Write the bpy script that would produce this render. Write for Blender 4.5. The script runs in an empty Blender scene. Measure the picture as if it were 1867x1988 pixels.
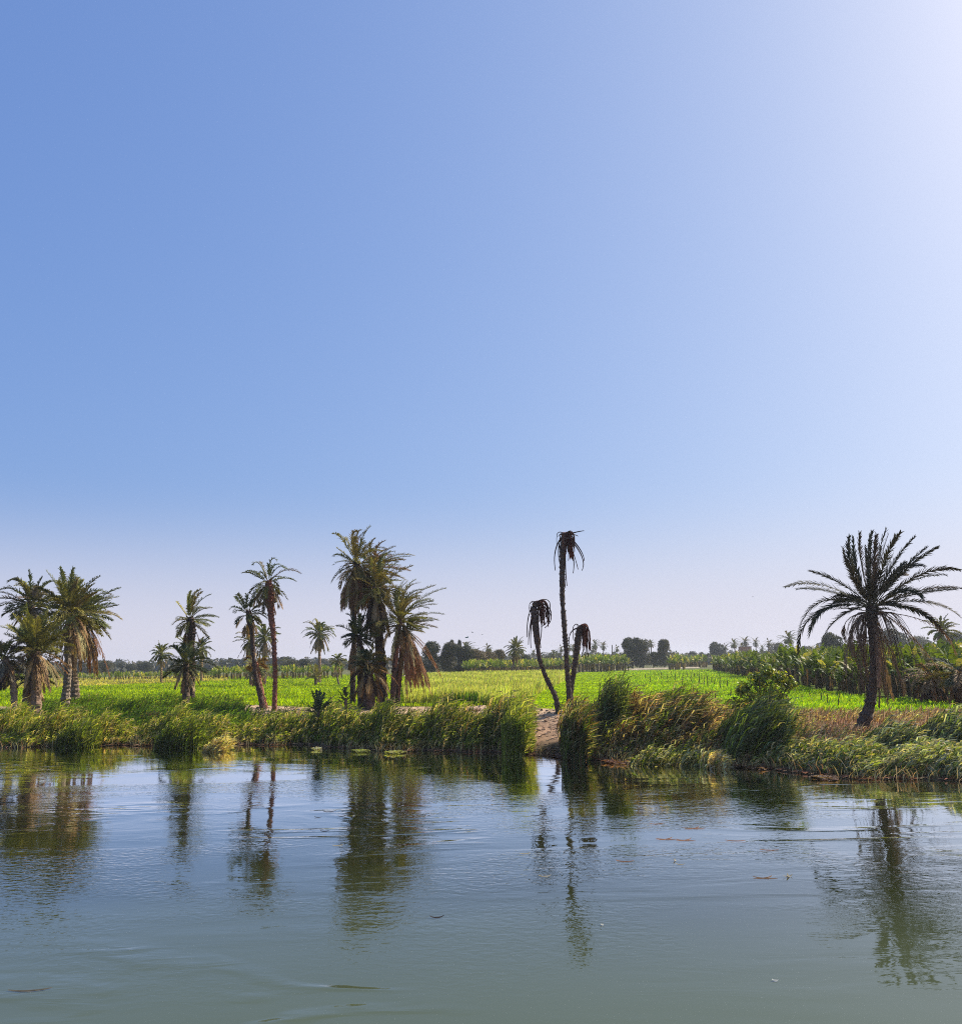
import bpy, math, random
import numpy as np
from mathutils import Matrix, Vector
R = math.radians
random.seed(7)
rng = np.random.default_rng(11)
scene = bpy.context.scene
C = scene.collection

# ------------------------------------------------------------------ camera
PW, PH, F = 1867.0, 1988.0, 1793.0          # measuring frame of the photograph and its focal length
EYE = np.array([0.0, 0.0, 4.5])
PITCH, ROLL = R(9.19), R(0.86)
cp, sp = math.cos(PITCH), math.sin(PITCH)
right0 = np.array([1.0, 0, 0]); up0 = np.array([0, -sp, cp]); FWD = np.array([0, cp, sp])
RIGHT = math.cos(ROLL) * right0 - math.sin(ROLL) * up0
UP = math.cos(ROLL) * up0 + math.sin(ROLL) * right0
cam = bpy.data.cameras.new("camera"); cam_o = bpy.data.objects.new("camera", cam); C.objects.link(cam_o)
cam_o.matrix_world = Matrix(((RIGHT[0], UP[0], -FWD[0], EYE[0]), (RIGHT[1], UP[1], -FWD[1], EYE[1]),
                             (RIGHT[2], UP[2], -FWD[2], EYE[2]), (0, 0, 0, 1)))
cam.sensor_fit = 'HORIZONTAL'; cam.sensor_width = 36.0; cam.lens = 36.0 * F / PW
cam.clip_start = 0.1; cam.clip_end = 9000
scene.camera = cam_o

# ------------------------------------------------------------------ sky and sun
SUN_AZ, SUN_EL = R(58), R(38)               # azimuth to the right of the view
world = bpy.data.worlds.new("World"); scene.world = world; world.use_nodes = True
wn = world.node_tree; wn.nodes.clear()
sky = wn.nodes.new('ShaderNodeTexSky'); sky.sky_type = 'NISHITA'; sky.sun_disc = False
sky.sun_elevation = SUN_EL; sky.sun_rotation = SUN_AZ
sky.air_density = 0.8; sky.dust_density = 3.0; sky.ozone_density = 1.0; sky.altitude = 0
sep_ = wn.nodes.new('ShaderNodeSeparateColor'); gam = wn.nodes.new('ShaderNodeCombineColor')
wn.links.new(sky.outputs[0], sep_.inputs[0])
for ch, (gm_, tn_) in enumerate(((0.724, 0.772), (0.587, 0.844), (0.35, 1.015))):      # the phone's tone response to the sky
    p0 = wn.nodes.new('ShaderNodeMath'); p0.operation = 'MULTIPLY'; p0.inputs[1].default_value = 0.1; wn.links.new(sep_.outputs[ch], p0.inputs[0])
    p1 = wn.nodes.new('ShaderNodeMath'); p1.operation = 'POWER'; p1.inputs[1].default_value = gm_; wn.links.new(p0.outputs[0], p1.inputs[0])
    p2 = wn.nodes.new('ShaderNodeMath'); p2.operation = 'MULTIPLY'; p2.inputs[1].default_value = tn_ * 10; wn.links.new(p1.outputs[0], p2.inputs[0])
    wn.links.new(p2.outputs[0], gam.inputs[ch])
bg = wn.nodes.new('ShaderNodeBackground'); bg.inputs[1].default_value = 0.077
wo = wn.nodes.new('ShaderNodeOutputWorld')
tc = wn.nodes.new('ShaderNodeTexCoord'); sx = wn.nodes.new('ShaderNodeSeparateXYZ'); wn.links.new(tc.outputs['Generated'], sx.inputs[0])
hm = wn.nodes.new('ShaderNodeMapRange'); hm.interpolation_type = 'SMOOTHERSTEP'; hm.inputs[1].default_value = -0.02; hm.inputs[2].default_value = 0.21
hm.inputs[3].default_value = 0.85; hm.inputs[4].default_value = 0.0; wn.links.new(sx.outputs[2], hm.inputs[0])
hz_ = wn.nodes.new('ShaderNodeMix'); hz_.data_type = 'RGBA'; hz_.inputs[7].default_value = (8.0, 7.75, 8.7, 1)   # milky air low over the horizon
wn.links.new(hm.outputs[0], hz_.inputs[0]); wn.links.new(gam.outputs[0], hz_.inputs[6]); wn.links.new(hz_.outputs[2], bg.inputs[0]); wn.links.new(bg.outputs[0], wo.inputs[0])
sun = bpy.data.lights.new("sun", 'SUN'); sun.energy = 5.0; sun.angle = R(0.53); sun.color = (1.0, 0.93, 0.82)
sun_o = bpy.data.objects.new("sun", sun); C.objects.link(sun_o)
SUN_DIR = Vector((math.sin(SUN_AZ) * math.cos(SUN_EL), math.cos(SUN_AZ) * math.cos(SUN_EL), math.sin(SUN_EL)))
sun_o.rotation_euler = SUN_DIR.to_track_quat('Z', 'Y').to_euler()
sun_o.location = (60, 40, 60)
scene.view_settings.view_transform = 'Standard'; scene.view_settings.look = 'None'
scene.view_settings.exposure = 0.38; scene.view_settings.gamma = 1.0
scene.render.engine = 'CYCLES'
scene.cycles.use_denoising = False; scene.cycles.use_adaptive_sampling = False; scene.cycles.filter_width = 1.05
scene.cycles.sample_clamp_indirect = 4.0; scene.cycles.sample_clamp_direct = 5.0
scene.cycles.max_bounces = 6; scene.cycles.diffuse_bounces = 2; scene.cycles.glossy_bounces = 3
scene.cycles.transmission_bounces = 4; scene.cycles.transparent_max_bounces = 4; scene.cycles.volume_bounces = 1
scene.cycles.caustics_reflective = False; scene.cycles.caustics_refractive = False

# ------------------------------------------------------------------ from the photograph to the place
def ray(x, y):
    xc = (np.asarray(x, float) - PW / 2) / F; yc = -(np.asarray(y, float) - PH / 2) / F
    return xc[..., None] * RIGHT + yc[..., None] * UP + FWD
def PG(x, y, z=1.3):                         # where the sight line meets the level z
    d = ray(x, y); t = (z - EYE[2]) / d[..., 2]
    return EYE + d * t[..., None]
def PD(x, y, D):                             # where it is D metres out
    d = ray(x, y); t = np.asarray(D, float) / d[..., 1]
    return EYE + d * t[..., None]
def proj(P):
    q = np.asarray(P) - EYE; w = q @ FWD
    return PW / 2 + F * (q @ RIGHT) / w, PH / 2 - F * (q @ UP) / w

# ------------------------------------------------------------------ ground shape
_s = PG(np.array([-500, 0, 150, 300, 450, 600, 750, 950, 1050, 1150, 1300, 1400, 1500, 1600, 1867, 2300]),
        np.array([1446, 1450, 1449, 1447, 1446, 1447, 1456, 1461, 1464, 1474, 1481, 1486, 1494, 1506, 1514, 1530]), 0.0)
_t = PG(np.array([-500, 0, 300, 500, 620, 760, 950, 1060, 1150, 1300, 1560, 1700, 1867, 2300]),
        np.array([1378, 1376, 1372, 1374, 1380, 1379, 1376, 1380, 1384, 1388, 1388, 1390, 1388, 1395]), 1.3)
def S(x): return np.interp(x, _s[:, 0], _s[:, 1]) + 0.25 * np.sin(x * 1.7) + 0.18 * np.sin(x * 3.9 + 1) + 0.3 * np.sin(x * .61 + 2)
def T(x): return np.interp(x, _t[:, 0], _t[:, 1]) + 0.3 * np.sin(x * .8)
def ground_z(x, y):
    x = np.asarray(x, float); y = np.asarray(y, float)
    s = S(x); w = np.maximum(T(x) - s, 4)
    t = np.clip((y - s) / w, -1, 1)
    up = np.where(t > 0, 0.22 * np.clip(t / 0.04, 0, 1) + 1.08 * np.power(np.clip(t, 0, 1), 0.8), t * 1.6)
    n = 0.05 * np.sin(x * 1.3 + y * .7) + 0.04 * np.sin(x * 2.9 - y * 2.1) + 0.03 * np.sin(x * 5.1 + 3) * np.sin(y * 4.3)
    bump = np.exp(-((t - 0.97) * 7) ** 2) * 0.12
    return up + n * np.clip(t * 6, 0, 1) * (1 - 0.8 * np.clip((y - 62) / 20, 0, 1)) + bump

# ------------------------------------------------------------------ mesh helpers
class MB:
    def __init__(s): s.v = []; s.f = []; s.c = []; s.n = 0
    def add(s, V, Q, col):
        V = np.asarray(V, float).reshape(-1, 3); Q = np.asarray(Q, int).reshape(-1, 4)
        col = np.broadcast_to(np.asarray(col, float), (len(V), 3))
        s.v.append(V); s.f.append(Q + s.n); s.c.append(col); s.n += len(V)
    def arrays(s): return np.concatenate(s.v), np.concatenate(s.f), np.concatenate(s.c)
    def build(s, name, mat, parent=None, origin=(0, 0, 0), smooth=False):
        V, Q, col = s.arrays(); V = V - np.asarray(origin, float)
        o = link_mesh(name, make_mesh(name, V, Q, col, mat, smooth), parent)
        if parent is None: o.location = origin
        return o
def make_mesh(name, V, Q, col, mat, smooth=False):
    me = bpy.data.meshes.new(name)
    me.vertices.add(len(V)); me.vertices.foreach_set("co", V.astype(np.float32).ravel())
    me.loops.add(len(Q) * 4); me.loops.foreach_set("vertex_index", Q.astype(np.int32).ravel())
    me.polygons.add(len(Q))
    me.polygons.foreach_set("loop_start", np.arange(0, len(Q) * 4, 4, dtype=np.int32))
    try: me.polygons.foreach_set("loop_total", np.full(len(Q), 4, dtype=np.int32))
    except Exception: pass
    me.polygons.foreach_set("use_smooth", np.full(len(Q), smooth))
    me.update(calc_edges=True)
    a = me.color_attributes.new("tint", 'FLOAT_COLOR', 'POINT')
    a.data.foreach_set("color", np.concatenate([col, np.ones((len(col), 1))], 1).astype(np.float32).ravel())
    me.materials.append(mat)
    return me
def link_mesh(name, me, parent=None):
    o = bpy.data.objects.new(name, me); C.objects.link(o)
    if parent is not None: o.parent = parent
    return o
def tag(o, label=None, cat=None, group=None, kind=None):
    if label: o['label'] = label
    if cat: o['category'] = cat
    if group: o['group'] = group
    if kind: o['kind'] = kind
    return o
def root(name, loc, label, cat, group=None):
    o = bpy.data.objects.new(name, None); C.objects.link(o); o.location = loc
    o.empty_display_size = 0.3
    return tag(o, label, cat, group)
def copy_tree(r, loc, rz=0.0, sc=1.0, label=None, sc3=None):
    n = r.copy(); C.objects.link(n); n.location = loc; n.rotation_euler = (0, 0, rz)
    n.scale = sc3 if sc3 is not None else (sc, sc, sc)
    if label: n['label'] = label
    for ch in list(r.children):
        c = ch.copy(); C.objects.link(c); c.parent = n
        for g in list(ch.children):
            d = g.copy(); C.objects.link(d); d.parent = c
    return n
def unit(v): return v / np.maximum(np.linalg.norm(v, axis=-1, keepdims=True), 1e-9)
def ribbons(mb, P, W, Sd, col):
    """P (n,k,3) centre lines, W (n,k) widths, Sd (n,1|k,3) side vectors, col (n,3)"""
    n, k, _ = P.shape
    Sd = np.broadcast_to(Sd, P.shape); W = np.broadcast_to(W, (n, k))
    V = np.stack([P - Sd * W[..., None] / 2, P + Sd * W[..., None] / 2], 2)      # n,k,2,3
    base = (np.arange(n) * k * 2)[:, None] + (np.arange(k - 1) * 2)[None, :]
    Q = np.stack([base, base + 1, base + 3, base + 2], -1).reshape(-1, 4)
    cc = np.repeat(np.broadcast_to(col, (n, 3)), k * 2, axis=0)
    mb.add(V.reshape(-1, 3), Q, cc)
def frames(P):
    T_ = unit(np.gradient(P, axis=1))
    ref = np.where(np.abs(T_[..., 2:3]) > 0.95, np.array([0.0, 1, 0]), np.array([0, 0, 1.0]))
    Sd = unit(np.cross(T_, ref)); N = np.cross(Sd, T_)
    return T_, Sd, N
def tubes(mb, P, Rd, col, sides=5):
    n, k, _ = P.shape; Rd = np.broadcast_to(Rd, (n, k))
    T_, Sd, N = frames(P)
    a = np.arange(sides) * 2 * math.pi / sides
    V = P[:, :, None, :] + (np.cos(a)[:, None] * Sd[:, :, None, :] + np.sin(a)[:, None] * N[:, :, None, :]) * Rd[..., None, None]
    i = (np.arange(n) * k * sides)[:, None, None] + (np.arange(k - 1) * sides)[None, :, None] + np.arange(sides)[None, None, :]
    j = (np.arange(n) * k * sides)[:, None, None] + (np.arange(k - 1) * sides)[None, :, None] + ((np.arange(sides) + 1) % sides)[None, None, :]
    Q = np.stack([i, j, j + sides, i + sides], -1).reshape(-1, 4)
    cc = np.repeat(np.broadcast_to(col, (n, 3)), k * sides, axis=0)
    mb.add(V.reshape(-1, 3), Q, cc)
def resample(pts, m):
    pts = np.asarray(pts, float)
    # smooth path through given points
    k = len(pts); t = np.linspace(0, k - 1, m); i = np.clip(t.astype(int), 0, k - 2); f = (t - i)[:, None]
    p0 = pts[np.clip(i - 1, 0, k - 1)]; p1 = pts[i]; p2 = pts[i + 1]; p3 = pts[np.clip(i + 2, 0, k - 1)]
    return 0.5 * ((2 * p1) + (-p0 + p2) * f + (2 * p0 - 5 * p1 + 4 * p2 - p3) * f ** 2 + (-p0 + 3 * p1 - 3 * p2 + p3) * f ** 3)
def jitcol(base, n, var=0.25, hue=0.12, r=rng):
    base = np.asarray(base, float)
    return np.clip(base * (1 + r.uniform(-var, var, (n, 1))) * (1 + r.uniform(-hue, hue, (n, 3))), 0.003, 0.95)
def mixcols(cols, probs, n, var=0.25, r=rng):
    cols = np.asarray(cols, float); idx = r.choice(len(cols), n, p=np.asarray(probs) / np.sum(probs))
    return np.clip(cols[idx] * (1 + r.uniform(-var, var, (n, 1))) * (1 + r.uniform(-.08, .08, (n, 3))), 0.003, .95)

# ------------------------------------------------------------------ materials
def mat(name):
    m = bpy.data.materials.new(name); m.use_nodes = True; m.node_tree.nodes.clear(); return m, m.node_tree
def leaf_mat(name, trans=0.4, rough=0.55, tboost=(1.5, 1.5, 0.5), spec=0.3):
    m, nt = mat(name); N = nt.nodes; L = nt.links
    at = N.new('ShaderNodeAttribute'); at.attribute_name = "tint"
    ns = N.new('ShaderNodeTexNoise'); ns.inputs['Scale'].default_value = 3.0; ns.inputs['Detail'].default_value = 2
    geo = N.new('ShaderNodeNewGeometry'); L.new(geo.outputs['Position'], ns.inputs['Vector'])
    mr = N.new('ShaderNodeMapRange'); mr.inputs[1].default_value = .3; mr.inputs[2].default_value = .7
    mr.inputs[3].default_value = .75; mr.inputs[4].default_value = 1.25; L.new(ns.outputs[0], mr.inputs[0])
    mx = N.new('ShaderNodeVectorMath'); mx.operation = 'SCALE'; L.new(at.outputs['Color'], mx.inputs[0]); L.new(mr.outputs[0], mx.inputs['Scale'])
    pr = N.new('ShaderNodeBsdfPrincipled'); pr.inputs['Roughness'].default_value = rough
    pr.inputs['Specular IOR Level'].default_value = spec
    L.new(mx.outputs[0], pr.inputs['Base Color'])
    tm = N.new('ShaderNodeVectorMath'); tm.operation = 'MULTIPLY'; tm.inputs[1].default_value = tboost; L.new(mx.outputs[0], tm.inputs[0])
    tr = N.new('ShaderNodeBsdfTranslucent'); L.new(tm.outputs[0], tr.inputs[0])
    ms = N.new('ShaderNodeMixShader'); ms.inputs[0].default_value = trans
    L.new(pr.outputs[0], ms.inputs[1]); L.new(tr.outputs[0], ms.inputs[2])
    out = N.new('ShaderNodeOutputMaterial'); L.new(ms.outputs[0], out.inputs[0])
    return m
def solid_mat(name, rough=0.85, nscale=6.0, lo=.6, hi=1.35, bump=0.0, spec=0.2, bdist=0.05):
    m, nt = mat(name); N = nt.nodes; L = nt.links
    at = N.new('ShaderNodeAttribute'); at.attribute_name = "tint"
    ns = N.new('ShaderNodeTexNoise'); ns.inputs['Scale'].default_value = nscale; ns.inputs['Detail'].default_value = 5
    geo = N.new('ShaderNodeNewGeometry'); L.new(geo.outputs['Position'], ns.inputs['Vector'])
    mr = N.new('ShaderNodeMapRange'); mr.inputs[1].default_value = .3; mr.inputs[2].default_value = .7
    mr.inputs[3].default_value = lo; mr.inputs[4].default_value = hi; L.new(ns.outputs[0], mr.inputs[0])
    mx = N.new('ShaderNodeVectorMath'); mx.operation = 'SCALE'; L.new(at.outputs['Color'], mx.inputs[0]); L.new(mr.outputs[0], mx.inputs['Scale'])
    pr = N.new('ShaderNodeBsdfPrincipled'); pr.inputs['Roughness'].default_value = rough; pr.inputs['Specular IOR Level'].default_value = spec
    L.new(mx.outputs[0], pr.inputs['Base Color'])
    if bump:
        b = N.new('ShaderNodeBump'); b.inputs['Strength'].default_value = bump; b.inputs['Distance'].default_value = bdist
        L.new(ns.outputs[0], b.inputs['Height']); L.new(b.outputs[0], pr.inputs['Normal'])
    out = N.new('ShaderNodeOutputMaterial'); L.new(pr.outputs[0], out.inputs[0])
    return m
M_PALM = leaf_mat("palm_frond", 0.18, 0.68, (1.3, 1.25, .6), 0.12)
M_DRY = leaf_mat("dry_frond", 0.22, 0.85, (1.2, 1.0, .7), 0.05)
M_REED = leaf_mat("reed_leaf", 0.45, 0.5, (1.4, 1.4, .5), 0.35)
M_CROP = leaf_mat("crop_leaf", 0.5, 0.55, (1.35, 1.45, .35), 0.25)
M_BANANA = leaf_mat("banana_leaf", 0.3, 0.55, (1.3, 1.4, .3), 0.18)
M_TREE = leaf_mat("tree_leaf", 0.25, 0.5, (1.3, 1.3, .5), 0.35)
M_BARK = solid_mat("bark", 0.9, 7.0, .5, 1.5, 0.8)
M_SOIL = solid_mat("soil", 0.95, 1.7, .62, 1.4, 0.9, 0.1, 0.12)
M_WOOD = solid_mat("weathered_wood", 0.85, 12.0, .7, 1.3, 0.3)

# ------------------------------------------------------------------ ground sheet
def spaced(a, b, step, far, grow=1.16):
    core = list(np.arange(a, b + 1e-6, step)); out = []; d = step; v = a
    while v > far[0]: d *= grow; v -= d; out.append(v)
    lo = out[::-1]; out = []; d = step; v = core[-1]
    while v < far[1]: d *= grow; v += d; out.append(v)
    return np.array(lo + core + out)
gx = spaced(-62, 52, 0.55, (-900, 900)); gy = spaced(31, 72, 0.45, (-220, 1050))
GX, GY = np.meshgrid(gx, gy); GZ = ground_z(GX, GY)
V = np.stack([GX, GY, GZ], -1).reshape(-1, 3)
ny, nx = GX.shape
i = (np.arange(ny - 1)[:, None] * nx + np.arange(nx - 1)[None, :]).ravel()
Q = np.stack([i, i + 1, i + 1 + nx, i + nx], -1)
px, py = proj(np.where(V[:, 1:2] > 5, V, np.array([0, 60.0, 1.3])))
t = (V[:, 1] - S(V[:, 0])) / np.maximum(T(V[:, 0]) - S(V[:, 0]), 4)
soil = np.array([0.33, 0.205, 0.12]); path = np.array([0.52, 0.36, 0.22]); redb = np.array([0.34, 0.22, 0.13]); fld = np.array([0.12, 0.17, 0.015]); mud = np.array([0.07, 0.055, 0.03])
col = np.tile(soil, (len(V), 1))
k = np.clip((px - 1150) / 200, 0, 1)[:, None]; col = col * (1 - k) + redb * k
kp = (np.exp(-((t - 0.93) * 4.5) ** 2) * (px < 1100))[:, None]; col = col * (1 - kp) + path * kp
kf = np.clip((t - np.where(px > 1540, .86, 1.0)) * 6, 0, 1)[:, None] * (V[:, 1:2] > 45); col = col * (1 - kf) + fld * kf
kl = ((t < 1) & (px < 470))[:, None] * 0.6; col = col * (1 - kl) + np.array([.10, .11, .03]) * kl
km = np.clip(1.6 - t / 0.10 + .5 * np.sin(V[:, 0] * 2.3), 0, 1)[:, None]; col = col * (1 - km) + mud * km
far = np.clip((V[:, 1:2] - 190) / 100, 0, 1); col = col * (1 - far) + np.array([.12, .12, .045]) * far
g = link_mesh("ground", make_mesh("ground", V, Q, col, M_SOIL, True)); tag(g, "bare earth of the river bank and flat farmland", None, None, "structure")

# ------------------------------------------------------------------ water
m, nt = mat("river_water"); N = nt.nodes; L = nt.links
geo = N.new('ShaderNodeNewGeometry')
def mapping(scale, rot=0.0):
    mp = N.new('ShaderNodeMapping'); mp.inputs['Scale'].default_value = scale; mp.inputs['Rotation'].default_value = (0, 0, rot)
    L.new(geo.outputs['Position'], mp.inputs['Vector']); return mp
def noise(mp, scale, detail=3, dist=0.0, rough=.5):
    n = N.new('ShaderNodeTexNoise'); n.inputs['Scale'].default_value = scale; n.inputs['Detail'].default_value = detail
    n.inputs['Distortion'].default_value = dist; n.inputs['Roughness'].default_value = rough
    L.new(mp.outputs[0], n.inputs['Vector']); return n
def ramp(src, a, b, lo=0.0, hi=1.0):
    r_ = N.new('ShaderNodeMapRange'); r_.interpolation_type = 'SMOOTHSTEP'
    for q, v in zip((1, 2, 3, 4), (a, b, lo, hi)): r_.inputs[q].default_value = v
    L.new(src, r_.inputs[0]); return r_.outputs[0]
def math_(op, a, b):
    q = N.new('ShaderNodeMath'); q.operation = op
    for s_, v in ((0, a), (1, b)):
        if isinstance(v, (int, float)): q.inputs[s_].default_value = v
        else: L.new(v, q.inputs[s_])
    return q.outputs[0]
rip = noise(mapping((1.0, 1.3, 1), .12), 4.6, 2.2, 0.4, .5)            # fine wind ripple, 0.2-0.3 m
swl = noise(mapping((0.5, 1.6, 1), -.18), 0.9, 3, 0.8)                 # longer streaming folds
brd = noise(mapping((0.35, 1.0, 1), .1), 0.22, 2, 0.3)                 # slow undulation
patch = ramp(noise(mapping((0.6, 1.2, 1), .25), 0.16, 3, 1.2).outputs[0], .42, .62, .12, 1.0)
patch2 = ramp(noise(mapping((0.5, 1.3, 1), -.35), 0.13, 3, 1.0).outputs[0], .46, .62, 0.05, 1.0)
sep = N.new('ShaderNodeSeparateXYZ'); L.new(geo.outputs['Position'], sep.inputs[0])
nearf = ramp(sep.outputs['Y'], 11, 21, .22, 1.0)                       # the sheltered strip by the boat lies calmer
h1 = math_('MULTIPLY', math_('MULTIPLY', rip.outputs[0], patch), nearf)
h2 = math_('MULTIPLY', math_('MULTIPLY', swl.outputs[0], patch2), 1.1)
hh = math_('ADD', math_('ADD', h1, h2), math_('MULTIPLY', brd.outputs[0], .7))
fold = math_('ABSOLUTE', math_('SUBTRACT', noise(mapping((0.45, 1.1, 1), .35), 0.17, 3, 1.4).outputs[0], .5), 0)
hh = math_('ADD', hh, math_('MULTIPLY', math_('MULTIPLY', ramp(fold, 0.0, .07, 1.0, 0.0), ramp(noise(mapping((1, 1, 1), .8), 0.11, 2).outputs[0], .5, .62)), math_('MULTIPLY', swl.outputs[0], 1.9)))
bmp = N.new('ShaderNodeBump'); bmp.inputs['Strength'].default_value = 1.0; bmp.inputs['Distance'].default_value = 0.010
L.new(hh, bmp.inputs['Height'])
cr = N.new('ShaderNodeMix'); cr.data_type = 'RGBA'
cr.inputs[6].default_value = (0.022, 0.027, 0.006, 1); cr.inputs[7].default_value = (0.074, 0.091, 0.046, 1)
cloud = noise(mapping((0.4, 1, 1), .3), 0.10, 3, .6)                    # uneven border between paler water colour in front and darker behind
dist_ = math_('ADD', sep.outputs['Y'], math_('MULTIPLY', math_('SUBTRACT', cloud.outputs[0], .5), 14.0))
L.new(ramp(dist_, 12, 22, 1.0, 0.0), cr.inputs[0])
df = N.new('ShaderNodeBsdfDiffuse'); L.new(cr.outputs[2], df.inputs[0])
gl = N.new('ShaderNodeBsdfGlossy'); gl.inputs['Roughness'].default_value = 0.02; gl.inputs[0].default_value = (1, 1, 1, 1); L.new(bmp.outputs[0], gl.inputs['Normal'])
fr = N.new('ShaderNodeFresnel'); fr.inputs['IOR'].default_value = 1.333; L.new(bmp.outputs[0], fr.inputs['Normal'])
ms = N.new('ShaderNodeMixShader'); L.new(math_('MINIMUM', math_('MULTIPLY', math_('POWER', fr.outputs[0], 1.6), 3.2), 1.0), ms.inputs[0]); L.new(df.outputs[0], ms.inputs[1]); L.new(gl.outputs[0], ms.inputs[2])
out = N.new('ShaderNodeOutputMaterial'); L.new(ms.outputs[0], out.inputs[0])
wx = np.array([-2300.0, 2300]); wb = MB()
wb.add([[-880, -200, 0], [880, -200, 0], [880, 300, 0], [-880, 300, 0]], [[0, 1, 2, 3]], (0, 0, 0))
w = wb.build("water", m); tag(w, "calm green grey river surface with soft ripples", None, None, "structure")

# ------------------------------------------------------------------ palms
GRN = (0.14, 0.15, 0.045); GRN2 = (0.27, 0.25, 0.06); OLV = (0.22, 0.175, 0.055); DKG = (0.05, 0.068, 0.03)
BRN = (0.29, 0.18, 0.085); GLD = (0.50, 0.37, 0.17); RED = (0.20, 0.09, 0.05); GREY = (0.25, 0.22, 0.17); BARKC = (0.16, 0.11, 0.08); DBARK = (0.075, 0.05, 0.04)
def frond_curves(cen, n, L, el_hi, el_lo, wind, droop, r, K=9, az0=None, azspan=None, rad=0.15):
    """n fronds spread on the golden angle; the youngest stand up, the oldest hang out"""
    i = np.arange(n); az = i * 2.39996 + r.uniform(0, 6.28)
    if azspan is not None: az = az0 + (r.random(n) - .5) * azspan
    f = (i + .5) / n; el = np.radians(el_hi + (el_lo - el_hi) * f ** 0.85) + r.normal(0, .09, n)
    d0 = np.stack([np.cos(el) * np.cos(az), np.cos(el) * np.sin(az), np.sin(el)], -1)
    Ls = L * (0.72 + 0.32 * np.sin(np.pi * np.clip(f + .18, 0, 1))) * r.uniform(.7, 1.18, n)
    az = az + r.normal(0, .22, n); d0 = np.stack([np.cos(el) * np.cos(az), np.cos(el) * np.sin(az), np.sin(el)], -1)
    s = np.linspace(0, 1, K)
    dr = droop * r.uniform(.4, 1.55, n)
    D = d0[:, None, :] + (np.array([0, 0, -1.0])[None, None, :] * dr[:, None, None] + np.asarray(wind, float)[None, None, :] * r.uniform(.6, 1.3, n)[:, None, None]) * (s ** 1.5)[None, :, None]
    D = unit(D)
    step = (Ls / (K - 1))[:, None, None]
    P = np.concatenate([np.zeros((n, 1, 3)), np.cumsum(D[:, :-1] * step, 1)], 1)
    st = cen + unit(d0 * np.array([1, 1, .3])) * rad * r.uniform(.5, 1.1, (n, 1)) - np.array([0, 0, 1]) * (f * rad * 2.2)[:, None]
    return P + st[:, None, :], f
def fronds(mb, P, ll, nl, wd, cols, fold=0.35, fwd=0.75, rr=0.02, start=0.14, r=rng, sag=0.25, ragged=.12, ragcol=None, roll=0.0, spr=.72):
    """a rib and its two rows of leaflets for every curve in P"""
    n, K, _ = P.shape; cols = np.broadcast_to(np.asarray(cols, float), (n, 3))
    taper = np.linspace(1, .25, K)
    rc = cols * 0.6 + np.array([.22, .19, .09]) * .4 if ragcol is None else np.broadcast_to(ragcol, (n, 3))
    tubes(mb, P, np.broadcast_to(rr * taper, (n, K)), rc, 3)
    T_, Sd, Nn = frames(P)
    Nn = np.where(Nn[..., 2:3] < 0, -Nn, Nn)
    if roll:
        ra = (r.choice([-1, 1], n) * roll * r.uniform(.6, 1.3, n))[:, None, None]; Sd, Nn = Sd * np.cos(ra) + Nn * np.sin(ra), Nn * np.cos(ra) - Sd * np.sin(ra)
    ts = np.linspace(start, 0.99, nl)
    idx = ts * (K - 1); i0 = np.clip(idx.astype(int), 0, K - 2); fr = (idx - i0)[None, :, None]
    lerp = lambda A: A[:, i0] * (1 - fr) + A[:, i0 + 1] * fr
    B, Tt, Ss, N2 = lerp(P), unit(lerp(T_)), unit(lerp(Sd)), unit(lerp(Nn))
    prof = (0.45 + 0.75 * np.sin(np.pi * np.clip(ts * .92 + .05, 0, 1)))[None, :]
    side_a = spr * (1 - 0.45 * ts)[None, :, None]
    for sgn in (-1, 1):
        j = r.normal(0, .13, (n, nl, 3))
        d = unit(Tt * fwd + sgn * Ss * side_a + N2 * fold + j)
        ln = (ll * prof * r.uniform(.75, 1.2, (n, nl)))[..., None]
        if ragged: ln = ln * np.where(r.random((n, nl, 1)) < ragged, .25, 1)
        mid = B + d * ln * .55; tip = B + d * ln + np.array([0, 0, -1.0]) * ln * sag
        PP = np.stack([B, mid, tip], 2).reshape(n * nl, 3, 3)
        sd = unit(np.cross(d, N2 + .35 * j)).reshape(n * nl, 1, 3)
        cc = np.repeat(cols, nl, 0) * r.uniform(.75, 1.25, (n * nl, 1))
        ribbons(mb, PP, np.array([[wd * .8, wd, wd * .15]]), sd, cc)
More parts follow.
